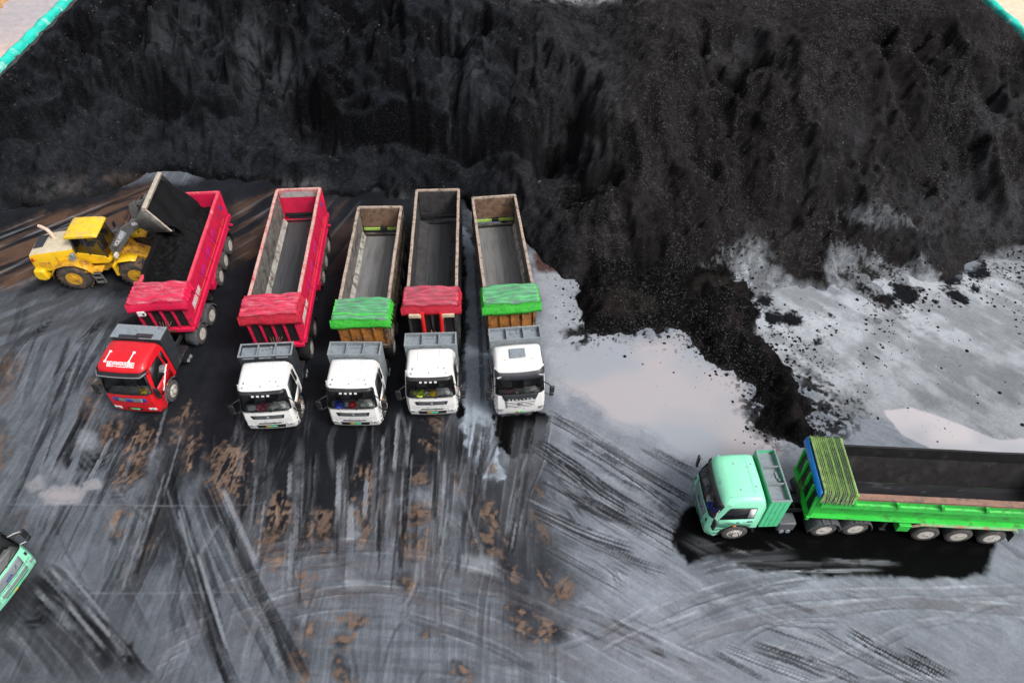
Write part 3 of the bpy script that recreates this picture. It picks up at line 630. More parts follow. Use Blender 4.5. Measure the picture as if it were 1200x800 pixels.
for (ax_, ay_), (bx_, by_), n_, sp_, seed_ in (((650, 500), (806, 590), 26, 34, 1), ((640, 560), (790, 640), 16, 26, 2), ((150, 470), (60, 640), 18, 30, 3), ((210, 500), (150, 690), 14, 22, 4), ((310, 520), (290, 660), 12, 16, 5), ((355, 520), (345, 700), 12, 16, 6), ((400, 530), (396, 690), 10, 16, 7), ((446, 520), (440, 690), 12, 14, 8), ((476, 500), (462, 690), 12, 14, 9), ((522, 490), (508, 700), 14, 14, 10), ((560, 500), (535, 690), 12, 14, 11), ((612, 540), (590, 690), 10, 12, 12),
        ((200, 560), (270, 790), 12, 14, 13), ((240, 560), (350, 800), 12, 16, 14), ((60, 670), (170, 800), 18, 26, 15), ((900, 745), (1080, 805), 16, 40, 16), ((690, 730), (860, 805), 10, 22, 17), ((100, 380), (30, 560), 14, 36, 18)):
    q = random.Random(seed_)
    for _ in range(n_):
        o = q.gauss(0, sp_ * .5); lx, ly = bx_ - ax_, by_ - ay_; ll = math.hypot(lx, ly); nx_, ny_ = -ly / ll, lx / ll
        t0 = q.uniform(-.1, .55); t1 = t0 + q.uniform(.25, .6); bow = q.gauss(0, 3)
        f_ = lambda t: (ax_ + lx * t + nx_ * (o + bow * (t - .5)), ay_ + ly * t + ny_ * (o + bow * (t - .5)))
        T([f_(t0), f_((t0 + t1) / 2), f_(t1)], q.choice((.09, .11, .14, .2)), (BLACK * 3 if q.random() < .7 else LIGHT * .8), q.uniform(.35, .8), ridge=0, streak=.25, fade=.5, depth=.012)
# expansion joints of the concrete floor
for pts in ([(0, 590), (120, 591), (260, 592), (330, 586)], [(80, 695), (200, 694), (300, 692)], [(420, 585), (330, 586)], [(860, 800), (1000, 796), (1210, 793)]):
    T(pts, .09, LIGHT * .8 if pts[0][1] != 585 else DARK, .28, ridge=0, streak=.6, depth=.004)
# glossy black patch, slightly sunken, under and beside the loaded mint truck
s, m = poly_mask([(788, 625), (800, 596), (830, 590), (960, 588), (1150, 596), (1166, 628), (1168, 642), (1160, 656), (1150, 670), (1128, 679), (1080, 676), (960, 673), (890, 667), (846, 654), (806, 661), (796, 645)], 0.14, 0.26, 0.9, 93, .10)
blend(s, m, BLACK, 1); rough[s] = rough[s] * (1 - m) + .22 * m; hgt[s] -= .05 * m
for pts, w_, k in (([(792, 628), (812, 640), (840, 656)], .35, .8), ([(800, 624), (826, 636), (854, 652)], .35, .7), ([(850, 640), (870, 646), (888, 652)], .12, .8), ([(895, 632), (912, 642), (918, 646)], .1, .8), ([(908, 632), (935, 645)], .1, .8), ([(806, 664), (850, 654), (890, 651), (940, 648)], .45, .85), ([(812, 672), (860, 662), (920, 662), (980, 662), (1040, 664)], .32, .8), ([(900, 668), (960, 668), (1040, 667)], .12, .9), ([(960, 655), (1020, 658), (1060, 660)], .2, .5), ([(820, 640), (852, 634)], .1, .6), ([(1070, 671), (1082, 671)], .1, .9)):
    T(pts, w_, MID * 1.1 if w_ > .3 else LIGHT * .7, k, ridge=.7, streak=.7)
# puddles over everything
puddle([(655, 400), (700, 390), (742, 400), (800, 392), (830, 425), (868, 446), (872, 470), (884, 500), (915, 520), (905, 540), (826, 548), (776, 516), (725, 497), (690, 470), (662, 450), (645, 420)], .5, .5)
puddle([(1036, 482), (1068, 477), (1092, 484), (1130, 500), (1172, 516), (1215, 512), (1215, 545), (1150, 535), (1092, 524), (1056, 508)], .06, .12, LILAC * 1.22)
puddle([(48, 578), (62, 572), (84, 570), (100, 574), (94, 588), (70, 590), (54, 588)], .3, .3, LILAC * .8); puddle([(98, 566), (112, 562), (116, 570), (104, 573)], .2, .2, LILAC * .8, .8); puddle([(30, 568), (44, 560), (50, 570), (36, 575)], .3, .3, LILAC * .65, .7)
s, m = poly_mask([(655, 505), (690, 490), (760, 520), (800, 560), (760, 556)], .8, .4, 1.5, 94); blend(s, m, LIGHT * .78, .35)
for cxy in ((100, 512), (110, 520), (66, 552)):
    s, m = poly_mask([(cxy[0] + 9 * math.cos(q), cxy[1] + 7 * math.sin(q)) for q in np.linspace(0, 6, 8)], .4, .4, .5, 95, .1); blend(s, m, LIGHT * .9, .55)

# ------------------------------------------------------------------ the grey-white slurry splashed over the toe of the heap: shared by the ground and the heap
_SL = [([(796, 336), (808, 318), (845, 281), (884, 277), (906, 300), (935, 326), (985, 352), (972, 318), (968, 280), (985, 246), (1012, 236), (1066, 243), (1082, 280), (1090, 320), (1120, 322), (1150, 300), (1190, 285), (1260, 270), (1260, 560), (1060, 520), (1000, 520), (952, 512), (966, 490), (940, 450), (908, 424), (880, 392), (872, 350), (846, 338), (806, 345)], 8)]
def slurry(U, V, X, Y):
    d = sdist(np.array(_SL[0][0], float), U, V) + 26 * (fbm(X / 1.3, Y / 1.3, 301, 4) - .5) + 8 * (fbm(X / .3, Y / .3, 302, 3) - .5)
    return sstep(-5, 8, d)
def slurry_tone(U, V, X, Y):
    """how much pale film covers the coal: low up the slope, nearly whole on the flat"""
    q = sdist(np.array(_SL[0][0], float), U, V)
    low = sstep(300, 420, V + 0.18 * (U - 1000))
    calm = sstep(1010, 1130, U + .5 * (V - 400)) * sstep(330, 380, V)          # the right-hand flat is smoother
    cover = 0.40 + 0.30 * low + 0.75 * (1 - .6 * calm) * (fbm(X / 1.7, Y / 1.7, 305, 5) - .5) + .45 * (1 - .6 * calm) * (strk(-48, 2.2, .35, 306, 4, X, Y) - .5) + .16 * calm
    for px, py, r in ((817, 333, 9), (880, 312, 14), (908, 330, 26), (940, 345, 24), (985, 352, 24), (935, 312, 5), (1032, 332, 8), (982, 360, 5), (1000, 385, 30), (1090, 350, 10), (1160, 345, 30), (880, 345, 20)):
        cover = cover + 0.55 * np.exp(-(((U - px) / r) ** 2 + ((V - py) / (r * .7)) ** 2))
    for px, py, r in ((1000, 300, 34), (1010, 248, 26), (1065, 262, 26), (1100, 310, 30), (1170, 300, 26), (860, 300, 26)):
        cover = cover + .20 * np.exp(-(((U - px) / r) ** 2 + ((V - py) / (r * .8)) ** 2))
    for px, py, r in ((1000, 275, 22), (1055, 290, 24), (1120, 300, 26), (1115, 325, 12), (1145, 340, 10), (1060, 345, 10), (895, 350, 14), (978, 370, 10), (1040, 352, 9), (1058, 340, 8), (1068, 350, 8), (1120, 346, 9), (1132, 354, 8), (930, 372, 12), (960, 398, 10), (905, 372, 9), (1075, 280, 10), (1150, 320, 12)):
        cover = cover - 0.55 * np.exp(-(((U - px) / r) ** 2 + ((V - py) / (r * .8)) ** 2))
    fine = .6 * fbm(X / .13, Y / .13, 307, 3) + .4 * fbm(X / .5, Y / .5, 308, 3)
    return np.clip(sstep(0.34, 0.60, cover + 0.85 * (fine - .45)), 0, 1)
SLC = np.array((.34, .365, .40))
def slurry_grey(X, Y): return (.62 + .46 * sstep(.36, .62, .6 * fbm(X / 1.4, Y / 1.4, 311, 5) + .4 * strk(-48, 2.5, .4, 312, 4, X, Y)))
fs = slurry(FU, FV, FX, FY); ft = slurry_tone(FU, FV, FX, FY)
flat = sstep(60, 260, sdist(np.array([(700, 560), (1400, 640), (1400, 380), (1000, 300), (860, 320)], float), FU, FV) * 0 + (FV - 330) * 1.3 + (FU - 950) * .25)
tone = DARK * (1 - ft[..., None]) + (SLC * (0.98 - .30 * flat)[..., None]) * slurry_grey(FX, FY)[..., None] * ft[..., None]
mk = fs * (1 - sstep(486, 500, FV - .18 * (FU - 1050)))
alb = alb * (1 - mk[..., None]) + tone * mk[..., None]
rough = rough * (1 - .3 * mk)
puddle([(1036, 482), (1068, 477), (1092, 484), (1130, 500), (1172, 516), (1215, 512), (1215, 545), (1150, 535), (1092, 524), (1056, 508)], .06, .12, LILAC * 1.22)
s, m = poly_mask([(864, 470), (900, 452), (950, 436), (985, 470), (1012, 498), (990, 512), (960, 522), (905, 522), (880, 496)], .5, .7, .9, 96, .3)
fx_ = fbm(FX[s] / .19, FY[s] / .19, 321, 3) * .55 + .45 * strk(wang((900, 470), (980, 505)), 1.8, .3, 322, 4, s=s)
blend(s, m * sstep(.42, .52, fx_), BLACK * 2, .93)
s, m = poly_mask([(664, 386), (684, 380), (692, 396), (676, 408), (652, 402)], .3, .5, .6, 97, .3)
blend(s, m * sstep(.42, .52, strk(wang((660, 402), (690, 384)), 1.2, .3, 323, 3, s=s)), BLACK * 2, .95)
# black crumbs scattered on the pale floor at the edge of the spill
crumb = sstep(.70, .76, fbm(FX / .17, FY / .17, 310, 2)) * sstep(30, 0, np.abs(sdist(np.array([(640, 310), (700, 335), (680, 392), (760, 385), (860, 420), (900, 500), (1000, 480), (960, 420), (880, 350)], float), FU, FV)))
alb = alb * (1 - .9 * crumb[..., None]) + BLACK * .9 * crumb[..., None]

ALB = np.zeros(GX.shape + (3,)) + GREY * 1.4
lft = sstep(-39, -40, GX); ALB = ALB * (1 - lft[..., None]) + np.array((.40, .375, .40)) * (0.8 + .4 * fbm(GX / 3, GY / 3, 41, 4))[..., None] * lft[..., None]
pk = lft * np.exp(-((GX + 42) / 3) ** 2 - ((GY - 57) / 3.5) ** 2); ALB = ALB * (1 - pk[..., None]) + np.array((.70, .48, .38)) * pk[..., None]
rg = sstep(41.2, 42.2, GX); ALB = ALB * (1 - rg[..., None]) + np.array((.72, .58, .44)) * (0.85 + .3 * fbm(GX / 2, GY / 2, 43, 4))[..., None] * rg[..., None]
ROUGH = np.full(GX.shape, .65); HG = np.zeros(GX.shape)
sl = (slice(iy0, iy0 + nfy), slice(ix0, ix0 + nfx))
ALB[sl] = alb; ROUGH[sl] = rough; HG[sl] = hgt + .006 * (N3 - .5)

def surface_mat(name, noise_amt, scales, bump, bdist, spec=0.5, grain=False):
    m = bpy.data.materials.new(name)
    m.use_nodes = True
    n, l = m.node_tree.nodes, m.node_tree.links
    b = n['Principled BSDF']
    b.inputs['Specular IOR Level'].default_value = spec
    a = n.new('ShaderNodeAttribute'); a.attribute_name = 'alb'
    r = n.new('ShaderNodeAttribute'); r.attribute_name = 'rough'
    if not grain:
        fl = n.new('ShaderNodeAttribute'); fl.attribute_name = 'film'; l.new(fl.outputs['Fac'], b.inputs['Specular IOR Level'])
    tc = n.new('ShaderNodeTexCoord')
    cur = a.outputs['Color']; hsum = None
    wet = n.new('ShaderNodeMapRange'); wet.inputs['From Min'].default_value, wet.inputs['From Max'].default_value = .1, .4; l.new(r.outputs['Fac'], wet.inputs['Value'])
    for sc in scales:
        t = n.new('ShaderNodeTexNoise'); t.inputs['Scale'].default_value = sc; t.inputs['Detail'].default_value = 8; t.inputs['Roughness'].default_value = .65
        l.new(tc.outputs['Object'], t.inputs['Vector'])
        mr = n.new('ShaderNodeMapRange'); mr.inputs['From Min'].default_value, mr.inputs['From Max'].default_value = .3, .7
        mr.inputs['To Min'].default_value, mr.inputs['To Max'].default_value = 1 - noise_amt, 1 + noise_amt
        l.new(t.outputs['Fac'], mr.inputs['Value'])
        mx = n.new('ShaderNodeMix'); mx.data_type = 'RGBA'; mx.blend_type = 'MULTIPLY'; l.new(wet.outputs[0], mx.inputs['Factor'])
        l.new(cur, mx.inputs[6]); l.new(mr.outputs[0], mx.inputs[7]); cur = mx.outputs[2]
        hsum = t.outputs['Fac'] if hsum is None else hsum
        last = t
    if grain:
        v = n.new('ShaderNodeTexVoronoi'); v.inputs['Scale'].default_value = 19
        l.new(tc.outputs['Object'], v.inputs['Vector'])
        ga = n.new('ShaderNodeAttribute'); ga.attribute_name = 'grain'
        sp = n.new('ShaderNodeSeparateColor'); l.new(v.outputs['Color'], sp.inputs[0])
        mr = n.new('ShaderNodeMapRange'); mr.inputs['From Min'].default_value, mr.inputs['From Max'].default_value = .86, 1.0
        l.new(sp.outputs[0], mr.inputs['Value'])
        mu = n.new('ShaderNodeMath'); mu.operation = 'MULTIPLY'; l.new(mr.outputs[0], mu.inputs[0]); l.new(ga.outputs['Fac'], mu.inputs[1])
        mx = n.new('ShaderNodeMix'); mx.data_type = 'RGBA'
        l.new(mu.outputs[0], mx.inputs['Factor']); l.new(cur, mx.inputs[6]); mx.inputs[7].default_value = (.12, .118, .12, 1); cur = mx.outputs[2]
    l.new(cur, b.inputs['Base Color']); l.new(r.outputs['Fac'], b.inputs['Roughness'])
    bp = n.new('ShaderNodeBump'); bp.inputs['Distance'].default_value = bdist
    st = n.new('ShaderNodeMath'); st.operation = 'MULTIPLY'; st.inputs[1].default_value = bump
    sub_ = n.new('ShaderNodeMapRange'); sub_.inputs['From Min'].default_value, sub_.inputs['From Max'].default_value = .1, .45
    l.new(r.outputs['Fac'], sub_.inputs['Value']); l.new(sub_.outputs[0], st.inputs[0]); l.new(st.outputs[0], bp.inputs['Strength'])
    l.new(last.outputs['Fac'], bp.inputs['Height']); l.new(bp.outputs[0], b.inputs['Normal'])
    return m
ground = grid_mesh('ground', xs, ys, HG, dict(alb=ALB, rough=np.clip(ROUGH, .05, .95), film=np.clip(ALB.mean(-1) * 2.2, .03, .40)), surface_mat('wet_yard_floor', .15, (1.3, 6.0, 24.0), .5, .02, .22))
tag(ground, kind='structure')

# ------------------------------------------------------------------ COAL HEAP
WL, WR = -38.15, 40.75                                   # inner faces of the two boundary walls
toe_px = [(-260, 285), (-120, 268), (0, 246), (60, 232), (110, 224), (170, 205), (220, 208), (330, 214), (400, 228), (450, 230), (545, 238), (600, 262), (640, 300), (680, 340), (720, 356), (780, 350), (830, 326), (880, 318), (930, 330), (970, 345), (1020, 325), (1060, 318), (1100, 318), (1150, 300), (1200, 286), (1300, 280), (1420, 280)]
toe = np.array([G(*p) for p in toe_px])
hxs = np.arange(WL, WR + .05, .11); hys = np.concatenate([np.arange(16.5, 64, .11), np.arange(64.5, 92, 1.0)])
HX, HY = np.meshgrid(hxs, hys)
def ridged(x, y, seed, o=3): return 1 - np.abs(2 * fbm(x, y, seed, o) - 1)
y0 = np.interp(HX, toe[:, 0], toe[:, 1])
d = HY - y0 + 3.0 * (fbm(HX / 2.2, HY / 3.0, 401, 4) - .5)
left = 1 - sstep(1.5, 6.5, HX + .35 * (HY - 40))
def GP(px, py, lift=0.0):
    """where the ray through a photo pixel meets the smooth slope of the heap"""
    for k in range(0, 120):
        z = .1 * k
        x, y = G(px, py, z)
        if z - lift >= .56 * (y - np.interp(x, toe[:, 0], toe[:, 1])) - 1e-6 and k > 0: return x, y, z
    return x, y, z
# the old face, undercut by the loaders: a steep scarp with a gentler slope above it
sc = np.array([G(px, py, 2.2)[:2] for px, py in ((-200, 190), (-60, 178), (0, 172), (50, 158), (110, 138), (180, 136), (215, 142), (262, 150), (300, 140), (345, 138), (400, 162), (440, 165), (470, 158), (520, 168), (565, 184), (610, 190), (650, 168), (720, 150))])
ysc = np.interp(HX, sc[:, 0], sc[:, 1]) + 1.0 * (fbm(HX / 2.6, HY / 3.0, 402, 3) - .5)
e_ = HY - ysc
sh = 2.4 + 1.9 * vnoise(HX / 2.2, HX * 0, 403)                   # height of the scarp
face = .7 + np.where(e_ < 0, 4.0 * e_, np.where(e_ < sh / 3.0, 3.0 * e_, sh + .54 * (e_ - sh / 3.0)))
talus = .50 * np.minimum(d, 3.4) + .12 * np.maximum(d - 3.4, 0)
talus = np.minimum(talus, 2.1 + .5 * (fbm(HX / 2, HY / 2, 404, 3) - .5))
talus -= 2.1 * np.exp(-((e_ + .55) / .85) ** 2) * (.3 + .9 * vnoise(HX / 2.6, HX * 0, 418))
for px, py, z, sl, wx in ((258, 92, 4.6, .72, 1.0), (122, 96, 4.0, .74, 1.0), (60, 168, 2.4, .6, 1.2), (15, 170, 2.3, .6, 1.0), (445, 168, 3.0, .66, 1.1), (345, 190, 2.0, .6, 1.0), (592, 190, 2.7, .55, 1.0), (660, 222, 1.9, .5, 1.1), (185, 185, 1.9, .55, 1.2), (-60, 150, 3.4, .6, 1.0), (505, 190, 2.2, .6, 1.0), (395, 200, 1.7, .55, 1.2), (205, 160, 2.3, .7, 1.0), (90, 130, 3.2, .75, 1.0)):
    bx, by = G(px, py, z)[:2]
    rr = np.hypot((HX - bx) / wx, HY - by) * (1 + .22 * (fbm(HX / 1.4, HY / 1.4, 415, 3) - .5))
    talus = np.maximum(talus, z - sl * rr)
hL = np.maximum(np.minimum(talus, .66 * d + .25), face * sstep(-.6, .6, e_) + np.where(e_ < -.6, -5, 0))
hR = .60 * d
h = hL * left + hR * (1 - left)
onp = sstep(.3, 3.5, d)
wx_ = 3.2 * (fbm(HX / 3.5, HY / 3.5, 451, 3) - .5); wy_ = 3.2 * (fbm(HX / 3.5, HY / 3.5, 452, 3) - .5)
upz = sstep(.4, 2.0, e_) * left + (1 - left)
h += onp * (.30 + .70 * upz) * ((1.9 * left + 1.35 * (1 - left)) * (ridged((HX + wx_) / 3.0 + .12 * HY, (HY + wy_) / 4.6, 405) ** 1.6 - .45) + 1.9 * (fbm((HX + wx_) / 4.5, HY / 4.0, 407, 4) - .5) + (.9 * left + .40 * (1 - left)) * (ridged((HX + wy_) / 1.3 - .2 * HY, HY / 1.5, 437) ** 2 - .4)) + onp * (.75 * left + .45 * (1 - left)) * (fbm(HX / .9, HY / 1.1, 406, 4) - .5)
# bites out of the slope: hollows with a sharp upper lip
for px, py, rx, ry, dep in ((700, 60, 1.8, 2.6, 2.0), (690, 100, 1.3, 3.0, 1.3), (860, 70, 2.6, 1.9, 2.0), (845, 120, 1.6, 2.2, 1.2), (905, 75, 1.6, 1.6, 1.3), (1010, 50, 2.6, 1.3, 1.4), (1090, 60, 1.8, 2.4, 1.4), (1150, 130, 1.8, 2.0, 1.2), (655, 170, 1.6, 2.6, 1.6), (690, 205, 1.8, 1.2, 1.5), (770, 40, 1.6, 1.4, 1.2), (940, 40, 1.6, 1.0, 1.0), (540, 95, 2.2, 2.4, .9), (430, 40, 3.0, 1.4, .9), (90, 70, 2.0, 1.6, .8), (310, 90, 1.4, 2.6, .8), (180, 70, 2.0, 2.4, .7), (820, 190, 2.2, 3.4, .6), (900, 215, 2.4, 2.8, .5), (755, 215, 2.0, 3.4, .6), (1120, 190, 2.2, 2.2, .8), (1050, 230, 2.0, 1.6, .6)):
    bx, by, _ = GP(px, py)
    qx, qy = (HX - bx) / rx + .8 * (fbm(HX / 1.3, HY / 1.3, 411, 4) - .5), (HY - by) / ry + .8 * (fbm(HX / 1.3, HY / 1.3, 412, 4) - .5)
    rx *= 1.35
    prof = sstep(0, .5, 1 - qx ** 2) * sstep(-1.3, .8, qy) * (1 - sstep(.80, .98, qy))
    h -= dep * prof
crest = 8.6 + 1.0 * (fbm(HX / 5, HY / 5, 408, 3) - .5) - 1.9 * np.exp(-((HX - 5.6) / 3.0) ** 2)
k_ = .9
def smin(a, b, k): 
    q = np.clip(.5 + .5 * (b - a) / k, 0, 1); return b * (1 - q) + a * q - k * q * (1 - q)
h = smin(h, crest + .03 * (HY - 52), k_)
h = smin(h, 2.1 + .66 * (HX - WL) + .5 * (fbm(HX / 2, HY / 2, 409, 3) - .5), .8)
h = smin(h, 2.1 + .66 * (WR - HX) + .5 * (fbm(HX / 2, HY / 2, 410, 3) - .5), .8)
h = np.where(d < 0, np.maximum(.9 * d, -1.0), h)
h = np.where(HY > 88, -.5, h)
h = np.where(HY < 45, np.minimum(h, np.where(HX < -29, 9, 9)), h)
# low tongue of spilled coal running out across the wet floor
tongue = world([(672, 345), (690, 318), (740, 318), (790, 322), (816, 320), (852, 318), (884, 344), (890, 372), (888, 392), (912, 412), (936, 446), (952, 480), (960, 512), (940, 524), (910, 516), (884, 500), (892, 478), (876, 470), (884, 452), (862, 440), (826, 424), (812, 404), (806, 388), (760, 388), (740, 396), (712, 396), (684, 388)])
td = sdist(tongue, HX, HY) + .55 * (fbm(HX / .8, HY / .8, 420, 4) - .5) * 2
ht = .85 * sstep(-.1, 1.3, td) + .65 * (fbm(HX / .5, HY / .5, 421, 3) - .5) * sstep(0, .6, td) + .5 * sstep(.2, 1.6, td) * (fbm(HX / 1.7, HY / 1.7, 422, 3) - .35)
h = np.maximum(h, np.where(td > -.5, ht - .05, -1.0))
# low lobes of slurry at the right foot
HU, HV = P(HX, HY, np.maximum(h, 0))
sm = slurry(HU, HV, HX, HY)
lob = .55 * sm * sstep(0, 1, fbm(HX / 2.2, HY / 2.2, 430, 4)) + .25 * sm * (strk(-52, 3.2, .6, 431, 3, HX, HY) - .45)
lob *= (1 - sstep(330, 420, HV - .15 * (HU - 1000))) * (1 - sstep(1060, 1130, HU) * sstep(296, 316, HV))
h = np.maximum(h, np.where(sm > .03, lob - .22, -1.0))
h += (.30 * (fbm(HX / .33, HY / .33, 432, 3) - .5) + .75 * np.maximum(0, fbm(HX / .85, HY / .85, 433, 4) - .55)) * sstep(-.1, .5, h) * (.6 + .8 * fbm(HX / 4, HY / 4, 434, 2))
h += sm * .5 * np.maximum(0, fbm(HX / .55, HY / .55, 435, 3) - .52) * sstep(-.1, .2, h)
HU, HV = P(HX, HY, h)
lo = fbm(HX / 3.2, HY / 4.2, 440, 5); hi = .6 * fbm(HX / .6, HY / .6, 441, 4) + .4 * fbm(HX / .24, HY / .24, 443, 2)
brn = sstep(560, 760, HU + 120 * (lo - .5))
coal = np.array((.0125, .0140, .0180)) * (1 - brn[..., None]) + np.array((.0262, .0235, .0245)) * brn[..., None]
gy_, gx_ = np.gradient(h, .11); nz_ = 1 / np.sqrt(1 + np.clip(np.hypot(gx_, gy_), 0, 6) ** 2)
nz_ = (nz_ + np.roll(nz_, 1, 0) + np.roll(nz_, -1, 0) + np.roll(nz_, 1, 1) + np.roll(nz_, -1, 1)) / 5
steep_shade = 1 - sstep(.45, .72, nz_ + .15 * (hi - .5))          # shading painted into the coal colour: steep faces darker, gentle slopes lighter
coal = coal * (1 - .60 * steep_shade * (.22 + .78 * left))[..., None]
coal = coal * (1 + .35 * left * (1 - steep_shade))[..., None] * (.45 + 1.1 * lo)[..., None] * (.40 + 1.2 * hi)[..., None]
dk = sstep(.50, .62, fbm((HX + wx_) / 2.2, (HY + wy_) / 2.6, 442, 5)); coal *= (1 - .40 * dk)[..., None]
def pdust(px, py, rx, ry, k, c=(.075, .082, .095), an=80, seed=0):
    global coal
    q = np.exp(-((HU - px) / rx) ** 2 - ((HV - py) / ry) ** 2)
    mm = q * sstep(.40, .62, .35 * strk(an, 1.2, .45, 450 + seed, 4, HX, HY) + .35 * fbm(HX / 1.2, HY / 1.2, 455 + seed, 4) + .3 * fbm(HX / .25, HY / .25, 470 + seed, 3)) * k
    coal = coal * (1 - mm[..., None]) + np.array(c) * mm[..., None]
for i, a in enumerate(((298, 70, 26, 55, .9), (240, 50, 40, 45, .5), (335, 90, 20, 35, .8), (545, 60, 30, 60, .7), (540, 140, 30, 35, .8), (190, 45, 30, 40, .5), (640, 150, 30, 90, .35), (700, 120, 30, 80, .45), (860, 65, 40, 28, .45), (60, 150, 60, 60, .25), (120, 100, 60, 50, .25), (1000, 180, 60, 50, .3), (1160, 160, 50, 80, .45), (1100, 250, 60, 50, .6), (1180, 250, 50, 40, .55), (680, 40, 60, 50, .35), (330, 180, 60, 30, .2), (150, 180, 40, 30, .25))):
    pdust(*a, seed=i)
pdust(690, -2, 55, 7, 1.0, (.42, .42, .44), 0, 30)
pdust(345, 216, 30, 8, .8, (.20, .20, .21), 10, 31); pdust(470, 232, 14, 10, .8, (.13, .14, .15), 10, 32); pdust(70, 222, 40, 12, .6, (.16, .15, .15), 40, 33); pdust(130, 210, 40, 10, .5, (.13, .10, .085), 40, 34)
pt = slurry_tone(HU, HV, HX, HY)
tn = coal * .8 * (1 - pt[..., None]) + SLC * (.45 + .60 * sstep(255, 330, HV + .05 * (HU - 1000)))[..., None] * slurry_grey(HX, HY)[..., None] * pt[..., None]
nt_ = 1 - sstep(.0, .35, td + .3 * (hi - .5))
mm = (sm * nt_)[..., None]
coal = coal * (1 - mm) + tn * mm
tg = sstep(.0, .35, td)[..., None]; coal = coal * (1 - tg) + np.array((.0060, .0058, .0064)) * (.5 + hi)[..., None] * tg
tb = (sstep(.5, 1.4, td) * sstep(.5, .62, fbm(HX / 1.5, HY / 1.5, 460, 4)))[..., None]; coal = coal * (1 - tb) + np.array((.022, .018, .018)) * tb
grain = np.clip(.25 + .9 * sstep(.42, .6, fbm(HX / 2.0, HY / 4, 445, 4)) * sstep(560, 800, HU), 0, 1) * (1 - sm)
rg_ = .72 - .18 * sm
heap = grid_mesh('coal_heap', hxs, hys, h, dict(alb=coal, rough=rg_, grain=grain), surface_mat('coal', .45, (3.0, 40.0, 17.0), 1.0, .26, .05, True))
tag(heap, kind='structure')

def heap_z(x, y):
    i = min(len(hxs) - 1, max(0, int((x - hxs[0]) / .11))); j = min(len(hys) - 1, max(0, int(np.searchsorted(hys, y)) - 1))
    return h[j, i]
ICO = None
def lumps(name, spots, m):
    bm = bmesh.new(); bmesh.ops.create_icosphere(bm, subdivisions=1, radius=1); V = np.array([v.co[:] for v in bm.verts]); F = np.array([[v.index for v in f.verts] for f in bm.faces]); bm.free()
    rs = np.random.RandomState(4)
    n = len(spots); sp = np.array(spots)
    jit = V[None] * (1 + .32 * rs.randn(n, len(V), 1).clip(-1.6, 1.6)) * (sp[:, 3][:, None] * (1 + .35 * rs.rand(n, 3) - .15))[:, None, :]
    a = rs.rand(n) * 6.28; c, s_ = np.cos(a)[:, None], np.sin(a)[:, None]
    co = np.stack([jit[..., 0] * c - jit[..., 1] * s_, jit[..., 0] * s_ + jit[..., 1] * c, jit[..., 2] * .75], -1) + sp[:, None, :3]
    me = bpy.data.meshes.new(name)
    fs = (F[None] + (np.arange(n) * len(V))[:, None, None]).reshape(-1, 3)
    me.vertices.add(n * len(V)); me.vertices.foreach_set('co', co.astype(np.float32).ravel())
    me.loops.add(fs.size); me.loops.foreach_set('vertex_index', fs.astype(np.int32).ravel())
    me.polygons.add(len(fs)); me.polygons.foreach_set('loop_start', np.arange(0, fs.size, 3, dtype=np.int32)); me.update(calc_edges=True)
    me.materials.append(m)
    o = bpy.data.objects.new(name, me); col.objects.link(o); tag(o, kind='stuff')
    return o
rs = np.random.RandomState(9)
spots = []
while len(spots) < 24000:
    x, y = rs.uniform(WL + 1, WR - 1), rs.uniform(30, 56)
    z = heap_z(x, y)
    if z < .05: continue
    u, v = P(x, y, z)
    if not (-20 < u < 1220 and -20 < v < 420): continue
    pr = .22 if u < 560 else .75 * float(sstep(.40, .62, np.array(vnoise(np.array(x / 1.8), np.array(y / 3.5), 77))))+ .1
    if rs.rand() > pr: continue
    spots.append((x, y, z, .016 + .055 * rs.rand() ** 5))
lumps('coal_lumps', spots, mat('lump_coal', (.062, .060, .062), .6, var=.75, vscale=2.5, spec=.2))
spots = []
while len(spots) < 4200:
    px, py = rs.uniform(640, 1210), rs.uniform(250, 520)
    x, y = G(px, py)
    z = max(0, heap_z(x, y)) if y > 24 else 0
    q = slurry(np.array([px]), np.array([py]), np.array([x]), np.array([y]))[0]
    e = abs(sdist(tongue, np.array([x]), np.array([y]))[0])
    clus = float(vnoise(np.array(x / .9), np.array(y / .9), 81)) * float(vnoise(np.array(x / 2.6), np.array(y / 2.6), 82)) * 3.2
    pr = max(.25 * q * clus ** 2 * (1 - .75 * (px > 1050 and py > 360)) * (1 - .7 * (py > 430)), .7 * math.exp(-e / .5))
    if 650 < px < 870 and 395 < py < 500: pr = min(pr, .02 + .5 * math.exp(-e / .35))
    if rs.rand() > pr: continue
    spots.append((x, y, z, (.016 + .085 * rs.rand() ** 6)))
lumps('coal_crumbs', spots, mat('crumb_coal', (.009, .009, .010), .6, var=.5, vscale=1.5, spec=.1))

